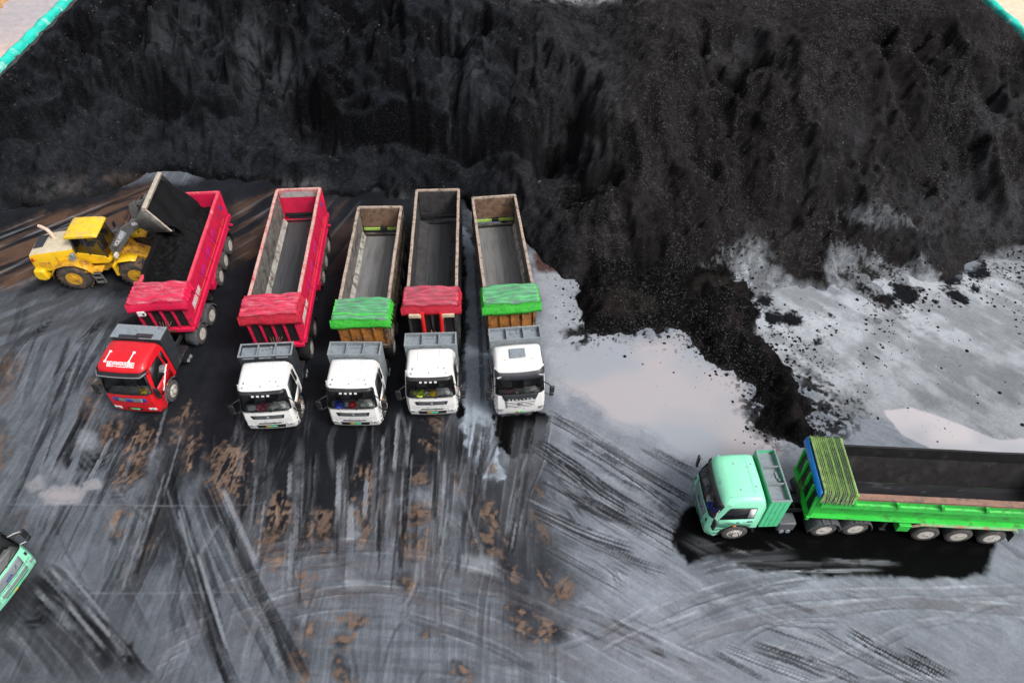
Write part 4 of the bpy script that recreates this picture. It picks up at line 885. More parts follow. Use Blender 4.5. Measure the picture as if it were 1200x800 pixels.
# ------------------------------------------------------------------ boundary walls with netting on top, ground beyond
def boundary(x, sgn, label):
    t = empty('boundary_wall', (x, 62, 0))
    tag(t, label, 'wall', 'boundary walls of the coal yard')
    mb = MB(); mb.box((sgn * .2, 0, 1.3), (.4, 76, 2.6))
    for k in range(20): mb.box((sgn * .2, -37 + 3.9 * k, 1.32), (.5, .4, 2.5))
    mb.build('wall', M['concrete'], t, .02)
    rws = []
    rr = random.Random(3 if sgn < 0 else 8)
    prof = [(-.04, 2.50), (.0, 2.74), (.10, 2.90), (.35, 2.94), (.7, 2.8), (1.0, 2.4), (1.25, 1.9), (1.4, 1.3)]
    for i in range(200):
        yy = -38 + 76 * i / 199
        rws.append([(sgn * (a + .04 * math.sin(i * .7 + a * 3) * rr.uniform(.2, 1)), yy, b + .05 * math.sin(i * .9 + a * 4) * rr.uniform(.2, 1) + rr.uniform(-.04, .04)) for a, b in prof])
    mb = MB(); mb.grid(rws); mb.build('netting', M['net'], t, smooth=60)
    return t
boundary(WL - .02, -1, 'long concrete wall draped in torn cyan netting beside orange earth and a grey road')
boundary(WR + .02, 1, 'long concrete wall under bright cyan netting beside pale sandy ground')
eb = MB()
rr = random.Random(2)
rws = []
for i in range(40):
    yy = 56 + i * .8; rws.append([(-50.5 - a + rr.uniform(-.3, .3), yy, max(-.1, b * (1 + .5 * math.sin(i * 1.3)) + rr.uniform(-.3, .3))) for a, b in ((-2.6, -.1), (-1.8, .9), (-.8, 1.8), (.5, 2.4), (3, 2.6), (8, 2.0), (12, -.1))])
eb.grid(rws)
tag(eb.build('earth_bank', M['earth'], None, smooth=50), kind='structure')
# ------------------------------------------------------------------ TRUCKS
TYRE_R = .53
_wheel_mesh = {}
def wheel(parent, x, y, side, dual, rz=0.0, tyre='tyre', T=None):
    """a tyre with its steel rim as a sub-part; the outer face lies at |y| = y"""
    key = (dual, tyre)
    if key not in _wheel_mesh:
        wdt = .60 if dual else .30
        mb = MB()
        prof = [(.31, 0), (.37, .006), (.47, .0), (.515, -.025), (TYRE_R, -.07), (TYRE_R, -.14), (TYRE_R - .012, -.15)]
        if dual: prof += [(TYRE_R, -.16), (TYRE_R, -.23), (.50, -.275), (.40, -.295), (.40, -.325), (.50, -.345), (TYRE_R, -.39), (TYRE_R, -.53), (.49, -.59), (.30, -.60)]
        else: prof += [(TYRE_R, -.16), (TYRE_R, -.24), (.49, -.29), (.30, -.30)]
        mb.lathe(prof, n=36)
        for k in range(36):
            a = 2 * PI * k / 36
            mb.box(((TYRE_R + .004) * math.cos(a), -.085, (TYRE_R + .004) * math.sin(a)), (.02, .10, .05), (0, -a, 0))
            mb.box(((TYRE_R + .004) * math.cos(a + .08), -.215, (TYRE_R + .004) * math.sin(a + .08)), (.02, .10, .05), (0, -a - .08, 0))
        o = mb.build('wheel', M[tyre], None, smooth=40)
        rb = MB()
        if dual: rb.lathe([(.325, .004), (.30, -.015), (.275, -.06), (.20, -.085), (.16, -.075), (.15, .0), (.10, .02), (.001, .02)], n=28)
        else: rb.lathe([(.325, .004), (.29, -.015), (.27, -.045), (.22, .02), (.17, .05), (.14, .05), (.12, .09), (.001, .095)], n=28)
        dz = -.075 if dual else .0
        for k in range(10):
            a = 2 * PI * k / 10
            rb.lathe([(.032, dz - .02), (.032, dz + .012), (.001, dz + .013)], c=(.235 * math.cos(a), 0, .235 * math.sin(a)), n=8, mi=1)
            rb.lathe([(.018, dz), (.018, dz + (.10 if not dual else .03)), (.001, dz + (.10 if not dual else .03))], c=(.165 * math.cos(a + .3), 0, .165 * math.sin(a + .3)), n=6, mi=1)
        r = rb.build('rim', [M['rim'], M['rimdark']], None, smooth=40)
        _wheel_mesh[key] = (o.data, r.data)
        bpy.data.objects.remove(o); bpy.data.objects.remove(r)
    a, b = _wheel_mesh[key]
    o = bpy.data.objects.new('wheel', a); r = bpy.data.objects.new('rim', b)
    col.objects.link(o); col.objects.link(r)
    o.parent = parent; r.parent = o
    m = Matrix.Translation((x, side * y, TYRE_R)) @ Matrix.Rotation(rz + (0 if side > 0 else PI), 4, 'Z') @ Matrix.Rotation(random.uniform(0, 6), 4, 'Y')
    o.matrix_basis = (T @ m) if T is not None else m
    return o
def mudguard(root, x, y, side, mname='mudguard', T=None):
    mb = MB(T); r0 = TYRE_R + .07
    rows = []
    pts = [(-.72, .46), (-.66, .72), (-.48, 1.0), (-.30, 1.11), (0, 1.14), (.30, 1.11), (.48, 1.0), (.66, .72), (.72, .46)]
    for yy in (0.0, -.64): rows.append([(x + a, side * (y + yy), b) for a, b in pts])
    rows.insert(0, [(x + a * .97, side * (y + .01), b - .07) for a, b in pts])
    mb.grid(rows)
    mb.box((x - .15, side * (y - .32), 1.155), (.05, .66, .02)); mb.box((x + .2, side * (y - .32), 1.155), (.05, .66, .02))
    return mb.build('mudguard', M[mname], root, smooth=50, solid=.025)

ROOFW = [0.0]
def cab_half(z, top):
    e = ROOFW[0]
    a = [(0, 1.19), (.6, 1.22), (1.75, 1.22), (top - .25, 1.12 + e), (top - .1, 1.07 + e * 1.3), (top + .2, 1.0 + e * 1.5)]
    for (z0, y0), (z1, y1) in zip(a, a[1:]):
        if z <= z1: return y0 + (y1 - y0) * max(0, (z - z0)) / (z1 - z0)
    return a[-1][1]
def make_cab(root, paint, top=3.10, style='A', nose=1.12):
    """nose: x of the bumper front, front axle at x = 0"""
    n0 = nose
    ROOFW[0] = {'B': .07, 'D': .07, 'C': .04}.get(style, 0)
    zw = {'C': 1.98}.get(style, 1.80)
    ws0, ws1 = (n0 + .02, zw), (n0 - .26, top - .42)
    prof = [(n0 - .16, .36, .7), (n0 - .03, .40, 1), (n0 + .04, .56, 1), (n0 + .07, .85, 1), (n0 + .08, 1.10, 1), (n0 + .07, zw - .35, 1), (*ws0, 1), (*ws1, .95), (n0 - .36, top - .23, .85), (n0 - .50, top - .08, .6), (n0 - .75, top, .3), (n0 - 1.3, top + .04, 0), (-.50, top + .03, 0), (-.68, top - .03, 0), (-.76, top - .15, 0), (-.80, top - .5, 0), (-.80, 1.75, 0), (-.78, 1.02, 0)]
    tc = [-1, -.985, -.94, -.86, -.6, -.3, 0, .3, .6, .86, .94, .985, 1]
    def pt(p, t):
        x, z, fr = p
        a = abs(t)
        x = x - fr * (.07 * a * a + .30 * max(0, (a - .84) / .16) ** 2.2)
        zz = z - (.05 * a * a + (.14 * max(0, (a - .86) / .14) ** 2) if z > top - .2 else 0)
        return (x, t * cab_half(z, top), zz)
    rows = [[pt(p, t) for t in tc] for p in prof]
    mb = MB()
    iw = 6                                              # profile index of the windscreen base
    lo, hi = 2, len(tc) - 3
    o = len(mb.v); n = len(tc)
    mb.v += [q for r in rows for q in r]
    for i in range(len(rows) - 1):
        for k in range(n - 1):
            if i == iw and lo <= k < hi: continue        # the windscreen opening
            mb.f.append([o + i * n + k, o + i * n + k + 1, o + (i + 1) * n + k + 1, o + (i + 1) * n + k]); mb.m.append(0)
    arch = [(.70 * math.cos(q), .55 + .66 * math.sin(q)) for q in np.linspace(PI * .78, -.12, 12)]
    for sd, k in ((-1, 0), (1, n - 1)):
        idx = [o + i * n + k for i in range(len(rows))]
        b = len(mb.v)
        mb.v += [(x, sd * 1.2, z) for x, z in arch]
        loop = idx + [b + i for i in range(len(arch))]
        mb.f.append(loop if sd > 0 else loop[::-1]); mb.m.append(0)
    cab = mb.build('cab', M[paint], root, smooth=38)
    # wheel-arch trim
    for sd in (-1, 1):
        mb = MB(); mb.grid([[(x * s_, sd * yy, .55 + (z - .55) * s_) for x, z in arch] for s_, yy in ((.96, 1.17), (.96, 1.235), (1.05, 1.235), (1.05, 1.20))])
        mb.build('arch_trim', M['black' if style != 'B' else 'mudguard'], cab, smooth=60)
    # windscreen
    g = MB(); g.grid([[pt(prof[iw], t) for t in tc[lo:hi + 1]], [pt(prof[iw + 1], t) for t in tc[lo:hi + 1]]])
    g.build('windscreen', M['glass'], cab, smooth=60)
    g = MB()
    for i, t0 in ((iw, 0), (iw + 1, 0)):
        g.tube([tuple(np.array(pt(prof[i], t)) + np.array((.012, 0, 0))) for t in np.linspace(tc[lo], tc[hi], 15)], .022, 6)
    for t in (tc[lo], tc[hi]): g.tube([tuple(np.array(pt(prof[iw], t)) + np.array((.01, 0, 0))), tuple(np.array(pt(prof[iw + 1], t)) + np.array((.01, 0, 0)))], .022, 6)
    g.build('windscreen_seal', M['black'], cab, smooth=60)
    # interior: lining, dashboard, seats, wheel
    yb = 1.10; zt = top - .30
    g = MB()
    g.add([(n0 - .10, -yb, 1.0), (n0 - .10, yb, 1.0), (-.66, yb, 1.0), (-.66, -yb, 1.0)], [(0, 1, 2, 3)])
    g.add([(-.66, -yb, 1.0), (-.66, yb, 1.0), (-.66, yb * .92, zt), (-.66, -yb * .92, zt)], [(0, 1, 2, 3)])
    for sd in (-1, 1): g.add([(n0 - .12, sd * yb, 1.0), (-.66, sd * yb, 1.0), (-.66, sd * yb * .92, zt), (n0 - .40, sd * yb * .92, zt)], [(0, 1, 2, 3)])
    g.add([(n0 - .40, -yb * .92, zt), (n0 - .40, yb * .92, zt), (-.66, yb * .92, zt), (-.66, -yb * .92, zt)], [(0, 1, 2, 3)])
    g.build('cab_lining', M['lining'], cab)
    g = MB()
    g.box((n0 - .28, 0, 1.64), (.46, 2.06, .24)); g.box((n0 - .46, .52, 1.74), (.22, .62, .14)); g.box((n0 - .50, -.15, 1.5), (.2, .4, .4))
    g.build('dashboard', M['dash'], cab, .03)
    for sy in (-.55, .55):
        g = MB(); g.box((-.0, sy, 1.40), (.52, .52, .18)); g.box((-.26, sy, 1.80), (.16, .50, .74), (0, -.15, 0)); g.box((-.34, sy, 2.24), (.12, .28, .20))
        g.build('seat', M['seat'], cab, .04)
    g = MB(); c0 = Vector((n0 - .56, .55, 1.84))
    ringp = []
    for q in np.linspace(0, 2 * PI, 21): ringp.append(c0 + Vector((.19 * math.cos(q) * .75, .22 * math.sin(q), .19 * math.cos(q) * .66)))
    g.tube(ringp, .018, 6, caps=False); g.tube([c0, c0 + Vector((.12, 0, -.18))], .03, 6)
    g.build('steering_wheel', M['black'], cab, smooth=60)
    # doors with handle, glass
    for sd in (-1, 1):
        def sp(x, z, off=.008): return (x, sd * (cab_half(z, top) + off), z)
        xf = n0 - .36
        dr = MB()
        out = [(xf + .02, 1.22), (.60, 1.10), (.40, 1.24), (-.05, 1.30), (-.50, 1.16), (-.52, 1.78), (xf - .0, 1.78)]
        dr.add([sp(x, z) for x, z in out], [tuple(range(len(out)))])
        d_ = dr.build('door', M[paint], cab, solid=.016)
        hb = MB(); hb.box((-.38, sd * 1.245, 1.62), (.20, .03, .05)); hb.build('handle', M['black'], cab, .006)
        wd = MB()
        zz = top - .46
        rear = -.48 if style == 'D' else -.30
        wo = [(xf - .02, 1.86), (rear, 1.86), (rear + .02, zz), (xf - .32, zz + .02)]
        wd.add([sp(x, z, .010) for x, z in wo], [(0, 1, 2, 3)])
        wd.build('side_window', M['darkglass'], cab, solid=.01)
        if style != 'D':
            wd = MB(); wd.add([sp(x, z, .010) for x, z in ((-.42, 2.0), (-.62, 2.0), (-.62, zz - .05), (-.42, zz - .05))], [(0, 1, 2, 3)]); wd.build('side_window', M['darkglass'], cab, solid=.01)
        else:
            wd = MB(); wd.add([sp(x, z, .022) for x, z in ((-.20, 1.90), (-.45, 1.90), (-.43, zz - .04), (-.18, zz - .04))], [(0, 1, 2, 3)]); wd.build('window_sticker', M['paper'], cab, solid=.003)
        sb = MB(); sb.tube([sp(xf - .03, 1.83, .012), sp(rear, 1.83, .012)], .014, 5); sb.tube([sp(rear - .02, 1.2, .008), sp(rear - .01, 1.84, .008)], .008, 5); sb.tube([sp(xf + .03, 1.25, .006), sp(xf, 1.8, .006)], .008, 5)
        sb.build('door_seam', M['black'], cab)
        # mirror on two arms
        y_ = 1.22
        mb = MB()
        mb.box((n0 - .06, sd * (y_ + .28), 2.05), (.10, .24, .44), (0, 0, sd * .15)); mb.box((n0 - .06, sd * (y_ + .27), 1.70), (.10, .22, .20), (0, 0, sd * .15))
        mi_ = mb.build('mirror', M['black'], cab, .035)
        for ap in ([(n0 - .30, sd * 1.10, 2.40), (n0 - .12, sd * 1.30, 2.42), (n0 - .05, sd * 1.46, 2.30)], [(n0 - .22, sd * 1.18, 1.66), (n0 - .1, sd * 1.36, 1.62)]):
            am = MB(); am.tube(ap, .026, 6); am.build('mirror_arm', M['chrome' if style in 'DE' else 'black'], cab)
        # steps
        st = MB(); st.box((.80, sd * 1.17, .62), (.34, .10, .05)); st.box((.80, sd * 1.18, .92), (.30, .08, .04)); st.box((-.70, sd * 1.18, .80), (.12, .06, .46), (0, .35, 0))
        st.build('step', M['black'], cab, .01)
        sm_ = MB(); sm_.box((.18, sd * 1.262, 1.27), (.13, .03, .07)); sm_.build('side_lamp', M['amber'], cab, .01)
    F = lambda t, z, off=.01: (lambda p: (p[0] + off, p[1], p[2]))(pt((np.interp(z, [.36, .40, .56, .85, 1.10, zw - .35, zw], [n0 - .16, n0 - .03, n0 + .04, n0 + .07, n0 + .08, n0 + .07, n0 + .02]), z, 1), t))
    def fpanel(name, t0, t1, z0, z1, mt, off=.012, par=cab, th=.014, n_=8, inset=0.0):
        g = MB()
        g.grid([[F(t, z0 + (z1 - z0) * q, off) for t in np.linspace(t0 + inset * (1 - q), t1 - inset * (1 - q), n_ + 5)] for q in np.linspace(0, 1, 6)])
        return g.build(name, M[mt], par, smooth=60, solid=th)
    def number_plate(z, w_=.20):
        g = MB(); g.grid([[F(t, zz, .035) for t in (-w_, -w_ * .25, w_)] for zz in (z - .055, z + .055)], mif=lambda i, k: 0 if k == 0 else 1)
        return g.build('number_plate', [M['plate_y'], M['plate_g']], cab, solid=.01)
    def headlight(t0, t1, z0, z1, mt='lamp'):
        for s_ in (-1, 1):
            fpanel('headlight', min(s_ * t0, s_ * t1), max(s_ * t0, s_ * t1), z0, z1, mt, .014, n_=5)
            g = MB(); q = F(s_ * (t0 + t1) / 2, (z0 + z1) / 2, .0); g.lathe([(.055, .0), (.055, .03), (.02, .04), (.001, .04)], c=q, n=12, axis='x'); g.build('lamp_reflector', M['chrome'], cab)
    # sun visor across the top of the windscreen
    if style in 'AD':
        g = MB(); g.grid([[tuple(np.array(pt(prof[iw + 1], t)) + np.array((a, 0, b))) for t in np.linspace(-.93, .93, 13)] for a, b in ((.03, -.12), (.10, .0), (.0, .12))]); g.build('sun_visor', M['black'], cab, smooth=60, solid=.02)
        if style == 'A':
            for t in (-.36, -.16, .04, .24):
                g = MB(); q = pt((ws1[0] + .05, ws1[1] - .13, .95), t); g.box((q[0] + .03, q[1], q[2]), (.02, .12, .09), (0, -.25, 0)); g.build('marker_lamp', M['letter'], cab)
    elif style == 'B':
        g = MB(); g.grid([[tuple(np.array(pt(prof[iw + 1], t)) + np.array((a, 0, b))) for t in np.linspace(-1, 1, 13)] for a, b in ((.06, -.14), (.20, .02), (.02, .14))]); g.build('sun_visor', M['black'], cab, smooth=60, solid=.03)
        g = MB(); g.tube([tuple(np.array(pt(prof[iw + 1], t)) + np.array((.215, 0, .03))) for t in np.linspace(-1, 1, 15)], .024, 6); g.build('visor_trim', M['chrome'], cab, smooth=60)
    else:
        g = MB(); g.grid([[tuple(np.array(pt(prof[iw + 1], t)) + np.array((a, 0, b + .05 * abs(t) ** 2))) for t in np.linspace(-.98, .98, 13)] for a, b in ((.05, -.30), (.15, -.10), (.02, .22))]); g.build('sun_visor', M['boxdark'], cab, smooth=60, solid=.03)
        for s_ in (-1, 1):
            g = MB(); q = np.array(pt(prof[iw + 1], s_ * .80)) + np.array((.12, 0, .04)); g.box(tuple(q), (.03, .26, .07), (0, 0, -s_ * .2)); g.build('marker_lamp', M['lamp'], cab)
    # grille, lamps, plate per cab kind
    if style == 'A':
        fpanel('bonnet_seam', -.86, .86, 1.715, 1.728, 'black', .004, th=.004)
        gr = fpanel('grille', -.64, .64, 1.30, 1.54, 'black', inset=.06)
        for z in (1.34, 1.41, 1.48): fpanel('grille_bar', -.52, .52, z, z + .014, 'boxgrey', .022, gr, .006)
        g = MB(); q = F(0, 1.42, .03); g.lathe([(.075, 0), (.075, .02), (.055, .03), (.001, .03)], c=q, n=16, axis='x'); g.build('emblem', M['chrome'], gr)
        fpanel('lower_grille', -.44, .44, .93, 1.0, 'black'); fpanel('lower_grille', -.56, .56, .58, .82, 'black', inset=.04); number_plate(.71, .22)
        fpanel('bumper_seam', -.9, .9, 1.15, 1.162, 'boxgrey', .004, th=.004)
        headlight(.62, .90, .70, .90)
    elif style == 'B':
        gr = fpanel('grille', -.62, .62, 1.30, 1.58, 'boxdark', inset=.08)
        for z in (1.34, 1.40, 1.46, 1.52): fpanel('grille_bar', -.50, .50, z, z + .026, 'chrome', .024, gr, .008)
        fpanel('grille_badge', -.13, .13, 1.36, 1.52, 'letter_b', .036, gr, .01); fpanel('grille_cap', -.66, -.53, 1.34, 1.58, 'letter_b', .026, gr); fpanel('grille_cap', .53, .66, 1.34, 1.58, 'letter_b', .026, gr)
        fpanel('bumper_seam', -.92, .92, 1.12, 1.135, 'boxdark', .004, th=.004)
        fpanel('lower_grille', -.30, .30, .66, .86, 'black'); number_plate(.76, .20); headlight(.55, .86, .68, .86, 'letter')
    elif style == 'C':
        fpanel('black_panel', -.72, .72, 1.58, 1.96, 'boxdark', inset=.12)
        gr = fpanel('grille', -.60, .60, 1.02, 1.55, 'boxgrey', inset=.08)
        for z in (1.05, 1.16, 1.27, 1.38, 1.49): fpanel('grille_bar', -.55, .55, z, z + .032, 'letter', .026, gr, .02)
        for z in (1.12, 1.23, 1.34, 1.45): fpanel('grille_slot', -.56, .56, z - .024, z + .034, 'black', .024, gr, .004)
        g = MB(); q = F(0, 1.38, .05); g.lathe([(.11, 0), (.11, .02), (.08, .035), (.001, .035)], c=q, n=18, axis='x'); g.build('emblem', M['chrome'], gr)
        q = F(0, 1.66, .045)
        for i, ch in enumerate('GENLYON'):
            q = F((i - 3) * .145, 1.66, .040); text_mesh('lettering', ch, .13, M['letter'], cab, frame_mtx(q, (.05 * (3 - i) / 3, 1, 0), (-.2, 0, 1)))
        fpanel('lower_grille', -.50, .50, .50, .56, 'black', inset=-.08); fpanel('lower_lip', -.44, .44, .44, .47, 'chrome'); number_plate(.70, .15)
        headlight(.72, .90, .80, .98, 'boxgrey')
    else:
        gr = fpanel('grille', -.62, .62, 1.18, 1.64, 'boxgrey', inset=.05)
        g = MB(); glyphs(g, F(-.16, 1.30, .03), (0, 1, 0), (-.1, 0, 1), 3, .09, 1.25, 4); g.build('lettering', M['letter_b'], gr)
        g = MB(); g.tube([F(.28, 1.34, .03), F(.33, 1.46, .03), F(.38, 1.52, .03)], .012, 5); g.tube([F(.30, 1.42, .03), F(.37, 1.42, .03)], .010, 5); g.build('emblem', M['boxdark'], gr)
        fpanel('bumper_seam', -.95, .95, 1.08, 1.10, 'boxdark', .004, th=.004)
        fpanel('lower_grille', -.55, .55, .80, .98, 'boxgrey'); fpanel('lower_slot', -.50, .50, .68, .72, 'black'); number_plate(.56, .22)
        headlight(.70, .88, .78, .94, 'boxgrey'); 
        for s_ in (-1, 1): fpanel('front_vent', min(s_ * .76, s_ * .84), max(s_ * .76, s_ * .84), 1.30, 1.48, 'black', n_=4)
    # wipers
    g = MB()
    for y1, y2 in ((-.55, -.05), (.15, .68)): g.tube([F(y1, 1.76, .03), (lambda a, b: tuple((np.array(a) * .78 + np.array(b) * .22) + np.array((.03, 0, 0))))(pt(prof[iw], y2), pt(prof[iw + 1], y2))], .014, 5)
    g.build('wiper', M['black'], cab)
    # roof details
    Z = lambda x, t: np.interp(x, [-.76, -.68, -.50, n0 - 1.3, n0 - .75, n0 - .50, n0 - .36], [top - .15, top - .03, top + .03, top + .04, top, top - .08, top - .23]) - .05 * t * t
    if style == 'A':
        for t in (-.82, -.75, 0, .70, .78):
            xx = n0 - .42 - (.16 if abs(t) in (.75, .70) else 0); g = MB(); g.box((xx, t, Z(xx, t) + .02), (.05, .06, .06)); g.build('roof_lamp', M['boxgrey'], cab, .01)
        g = MB(); g.grid([[(x, t, Z(x, t) + .004) for t in np.linspace(-.86, .86, 9)] for x in (n0 - .64, n0 - .655)]); g.build('roof_seam', M['boxgrey'], cab)
        for t in (-.5, .5):
            g = MB(); g.grid([[(x, t + e, Z(x, t) + .012 + (.0 if e in (-.05, .05) else .012)) for x in np.linspace(-.55, n0 - .8, 6)] for e in (-.05, -.03, .03, .05)]); g.build('roof_rib', M[paint], cab)
    elif style == 'B':
        for t in (-.72, .42):
            g = MB(); a, b = (n0 - .66, t - .02), (n0 - 1.22, t + .02)
            g.tube([(a[0], a[1], Z(a[0], t) + .05), (b[0], b[1], Z(b[0], t) + .05)], .026, 6)
            for q in (a, b): g.box((q[0], q[1], Z(q[0], t) + .03), (.09, .11, .06))
            g.build('roof_rail', M['letter'], cab)
        g = MB(); xx = n0 - .47
        glyphs(g, (xx + .02, -.62, Z(xx, .5) - .002), (0, 1, 0), (-.87, 0, .50), 5, .25, 1.06, 7); g.build('lettering', M['letter'], cab)
        g = MB(); g.grid([[(x, t, Z(x, t) + .004) for t in np.linspace(-.88, .88, 9)] for x in (n0 - 1.30, n0 - 1.312)]); g.build('roof_seam', M['tarp_rf'], cab)
        g = MB(); g.box((-.46, .62, top - .28), (.30, .02, .12)); 
        for k in range(5): g.tube([(.35 - .17 * k, 1.232, 1.42 + .14 * k), (.22 - .17 * k, 1.225, 1.66 + .09 * k)], .035, 5)
        g.tube([(.56, 1.235, 1.26), (.1, 1.235, 1.62), (-.30, 1.215, 2.02)], .028, 5); g.tube([(-.05, 1.232, 1.86), (-.40, 1.21, 1.96)], .03, 5)
        g.build('side_decal', M['letter'], cab)
    elif style == 'C':
        hx = n0 - 1.18
        g = MB(); g.box((hx, -.02, Z(hx, 0) + .045), (.56, .74, .06)); g.build('roof_hatch', M['tray'], cab, .03)
        for t in (-.62, .62): g = MB(); g.box((hx + .3, t, Z(hx + .3, t) + .02), (.05, .06, .04)); g.build('roof_lamp', M['amber'], cab, .01)
    else:
        g = MB()
        for t in (-.90, .90): g.tube([(x, t, Z(x, t) + .002) for x in np.linspace(-.70, n0 - .55, 8)], .012, 5)
        g.tube([(-.32, t, Z(-.32, t) + .002) for t in np.linspace(-.9, .9, 9)], .010, 5)
        g.build('roof_seam', M['mintdeep'], cab)
        for t, xx in ((-.6, .2), (.62, .2), (.5, -.45), (-.55, -.5)): g = MB(); g.box((xx, t, Z(xx, t) + .01), (.06, .06, .03)); g.build('roof_bolt', M['tray'], cab, .01)
        g = MB(); glyphs(g, (.16, 1.232, 1.46), (-1, 0, 0), (0, 0, 1), 1, .12, 1, 3); g.build('side_emblem', M['black'], cab)
        g = MB(); glyphs(g, (-.10, 1.232, 1.52), (-1, 0, 0), (0, 0, 1), 7, .05, 1.25, 5); g.build('lettering', M['boxgrey'], cab)
    return cab, n0

def make_tractor(root, c):
    cab, n0 = make_cab(root, c['paint'], c['top'], c['style'], c.get('nose', 1.12))
    ht = c['ht']; zb = 1.06
    # steel box behind the cab
    tb = MB(); xa, xb = -.88, -1.68
    for sd in (-1, 1): tb.box(((xa + xb) / 2, sd * 1.20, (zb + ht) / 2), (xa - xb, .04, ht - zb))
    tb.box((xa - .02, 0, (zb + ht) / 2), (.04, 2.36, ht - zb)); tb.box((xb + .02, 0, (zb + ht) / 2), (.04, 2.36, ht - zb)); tb.box(((xa + xb) / 2, 0, zb + .02), (xa - xb - .08, 2.36, .04))
    for sd in (-1, 1):
        for k in range(3): tb.box((xa - .2 - .2 * k, sd * 1.226, (zb + ht) / 2), (.03, .012, ht - zb - .15))
    box = tb.build('steel_box', M[c['boxm']], root, .008)
    if c.get('lid'):
        g = MB(); g.box(((xa + xb) / 2, 0, ht + .02), (xa - xb + .04, 2.46, .04)); g.build('lid', M['tray'], box, .006)
        g = MB(); g.prism([(xa - .3, ht + .04), (xa - .02, ht + .04), (xa - .02, ht + .16)], .0, 1.0 - .2); g.box((xa - .06, -.3, ht + .06), (.16, 1.0, .05)); g.build('lid_catch', M['boxdark'], box, .005)
    else:
        g = MB(); g.box(((xa + xb) / 2, 0, ht - .22), (xa - xb - .08, 2.36, .03)); g.build('tray', M['tray'], box)
        for y in (-.40, .40): g = MB(); g.box(((xa + xb) / 2, y, ht - .10), (xa - xb - .08, .05, .20)); g.build('divider', M['boxgrey'], box, .006)
        g = MB()
        for sd in (-1, 1): g.box(((xa + xb) / 2, sd * 1.2, ht + .012), (xa - xb + .03, .08, .03))
        for x in (xa - .02, xb + .02): g.box((x, 0, ht + .010), (.07, 2.32, .03))
        g.build('rim_frame', M['boxgrey'], box, .006)
        if c['style'] == 'A':
            g = MB()
            for y in (-.78, 0, .78): g.box((xa + .012, y, ht - .12), (.02, .55, .08))
            g.build('front_slot', M['tray'], box)
        g = MB(); g.lathe([(.07, 0), (.075, .06), (.05, .09), (.001, .09)], c=(xb + .14, .16, ht - .2), n=12, axis='z'); g.box((xb + .2, -.05, ht - .17), (.1, .3, .06)); g.build('fitting', M['boxgrey'], box)
    # chassis with cross members, fifth wheel, suspension, tanks
    g = MB()
    for sd in (-1, 1): g.box((-2.6, sd * .42, .92), (7.2, .08, .26))
    for x in (-1.9, -2.7, -3.5, -4.5, -5.6, -6.1): g.box((x, 0, .92), (.10, .80, .16))
    for x in (-3.83, -5.18): g.lathe([(.17, -.5), (.20, -.2), (.26, 0), (.20, .2), (.17, .5)], c=(x, 0, .53), n=12); g.tube([(x, -.95, .53), (x, .95, .53)], .07, 8)
    g.tube([(0, -.9, .48), (0, .9, .48)], .06, 8); g.box((.1, 0, .78), (1.3, .9, .5)); g.box((-1.2, 0, .95), (.9, .7, .5))
    g.box((-4.4, 0, 1.10), (.9, .84, .10)); g.prism([(-5.0, 1.12), (-3.95, 1.12), (-4.05, 1.22), (-4.6, 1.26)], -.45, .45)
    for i, y in enumerate((-.22, -.05, .12)): g.tube([(-1.72, y, 2.0), (-1.95, y - .1, 1.6 + .1 * i), (-2.4, y + .15 * i, 1.35), (-2.9, y, 1.45)], .025, 6)
    g.build('chassis', M['chassis'], root, .008)
    for sd in (-1, 1):
        g = MB(); g.box((-2.15, sd * .88, .80), (.75 if sd > 0 else 1.1, .56, .58)); t_ = g.build('fuel_tank', M['mudguard' if c['style'] == 'D' else 'black'], root, .06)
        g = MB()
        for k in (0, 1): g.lathe([(.001, .0), (.10, .0), (.115, .03), (.115, .40), (.10, .44), (.001, .44)], c=(-2.02 - .27 * k, sd * 1.20 - (.44 if sd > 0 else 0), .48), n=16)
        g.build('air_tank', M['boxgrey'], root, smooth=50)
    for ax, dual in ((0, False), (-3.83, True), (-5.18, True)):
        for sd in (-1, 1):
            wheel(root, ax, 1.22, sd, dual, tyre=c.get('tyre', 'tyre'))
            if dual: mudguard(root, ax, 1.24, sd, 'mudguard' if c['style'] in 'BD' else 'black')

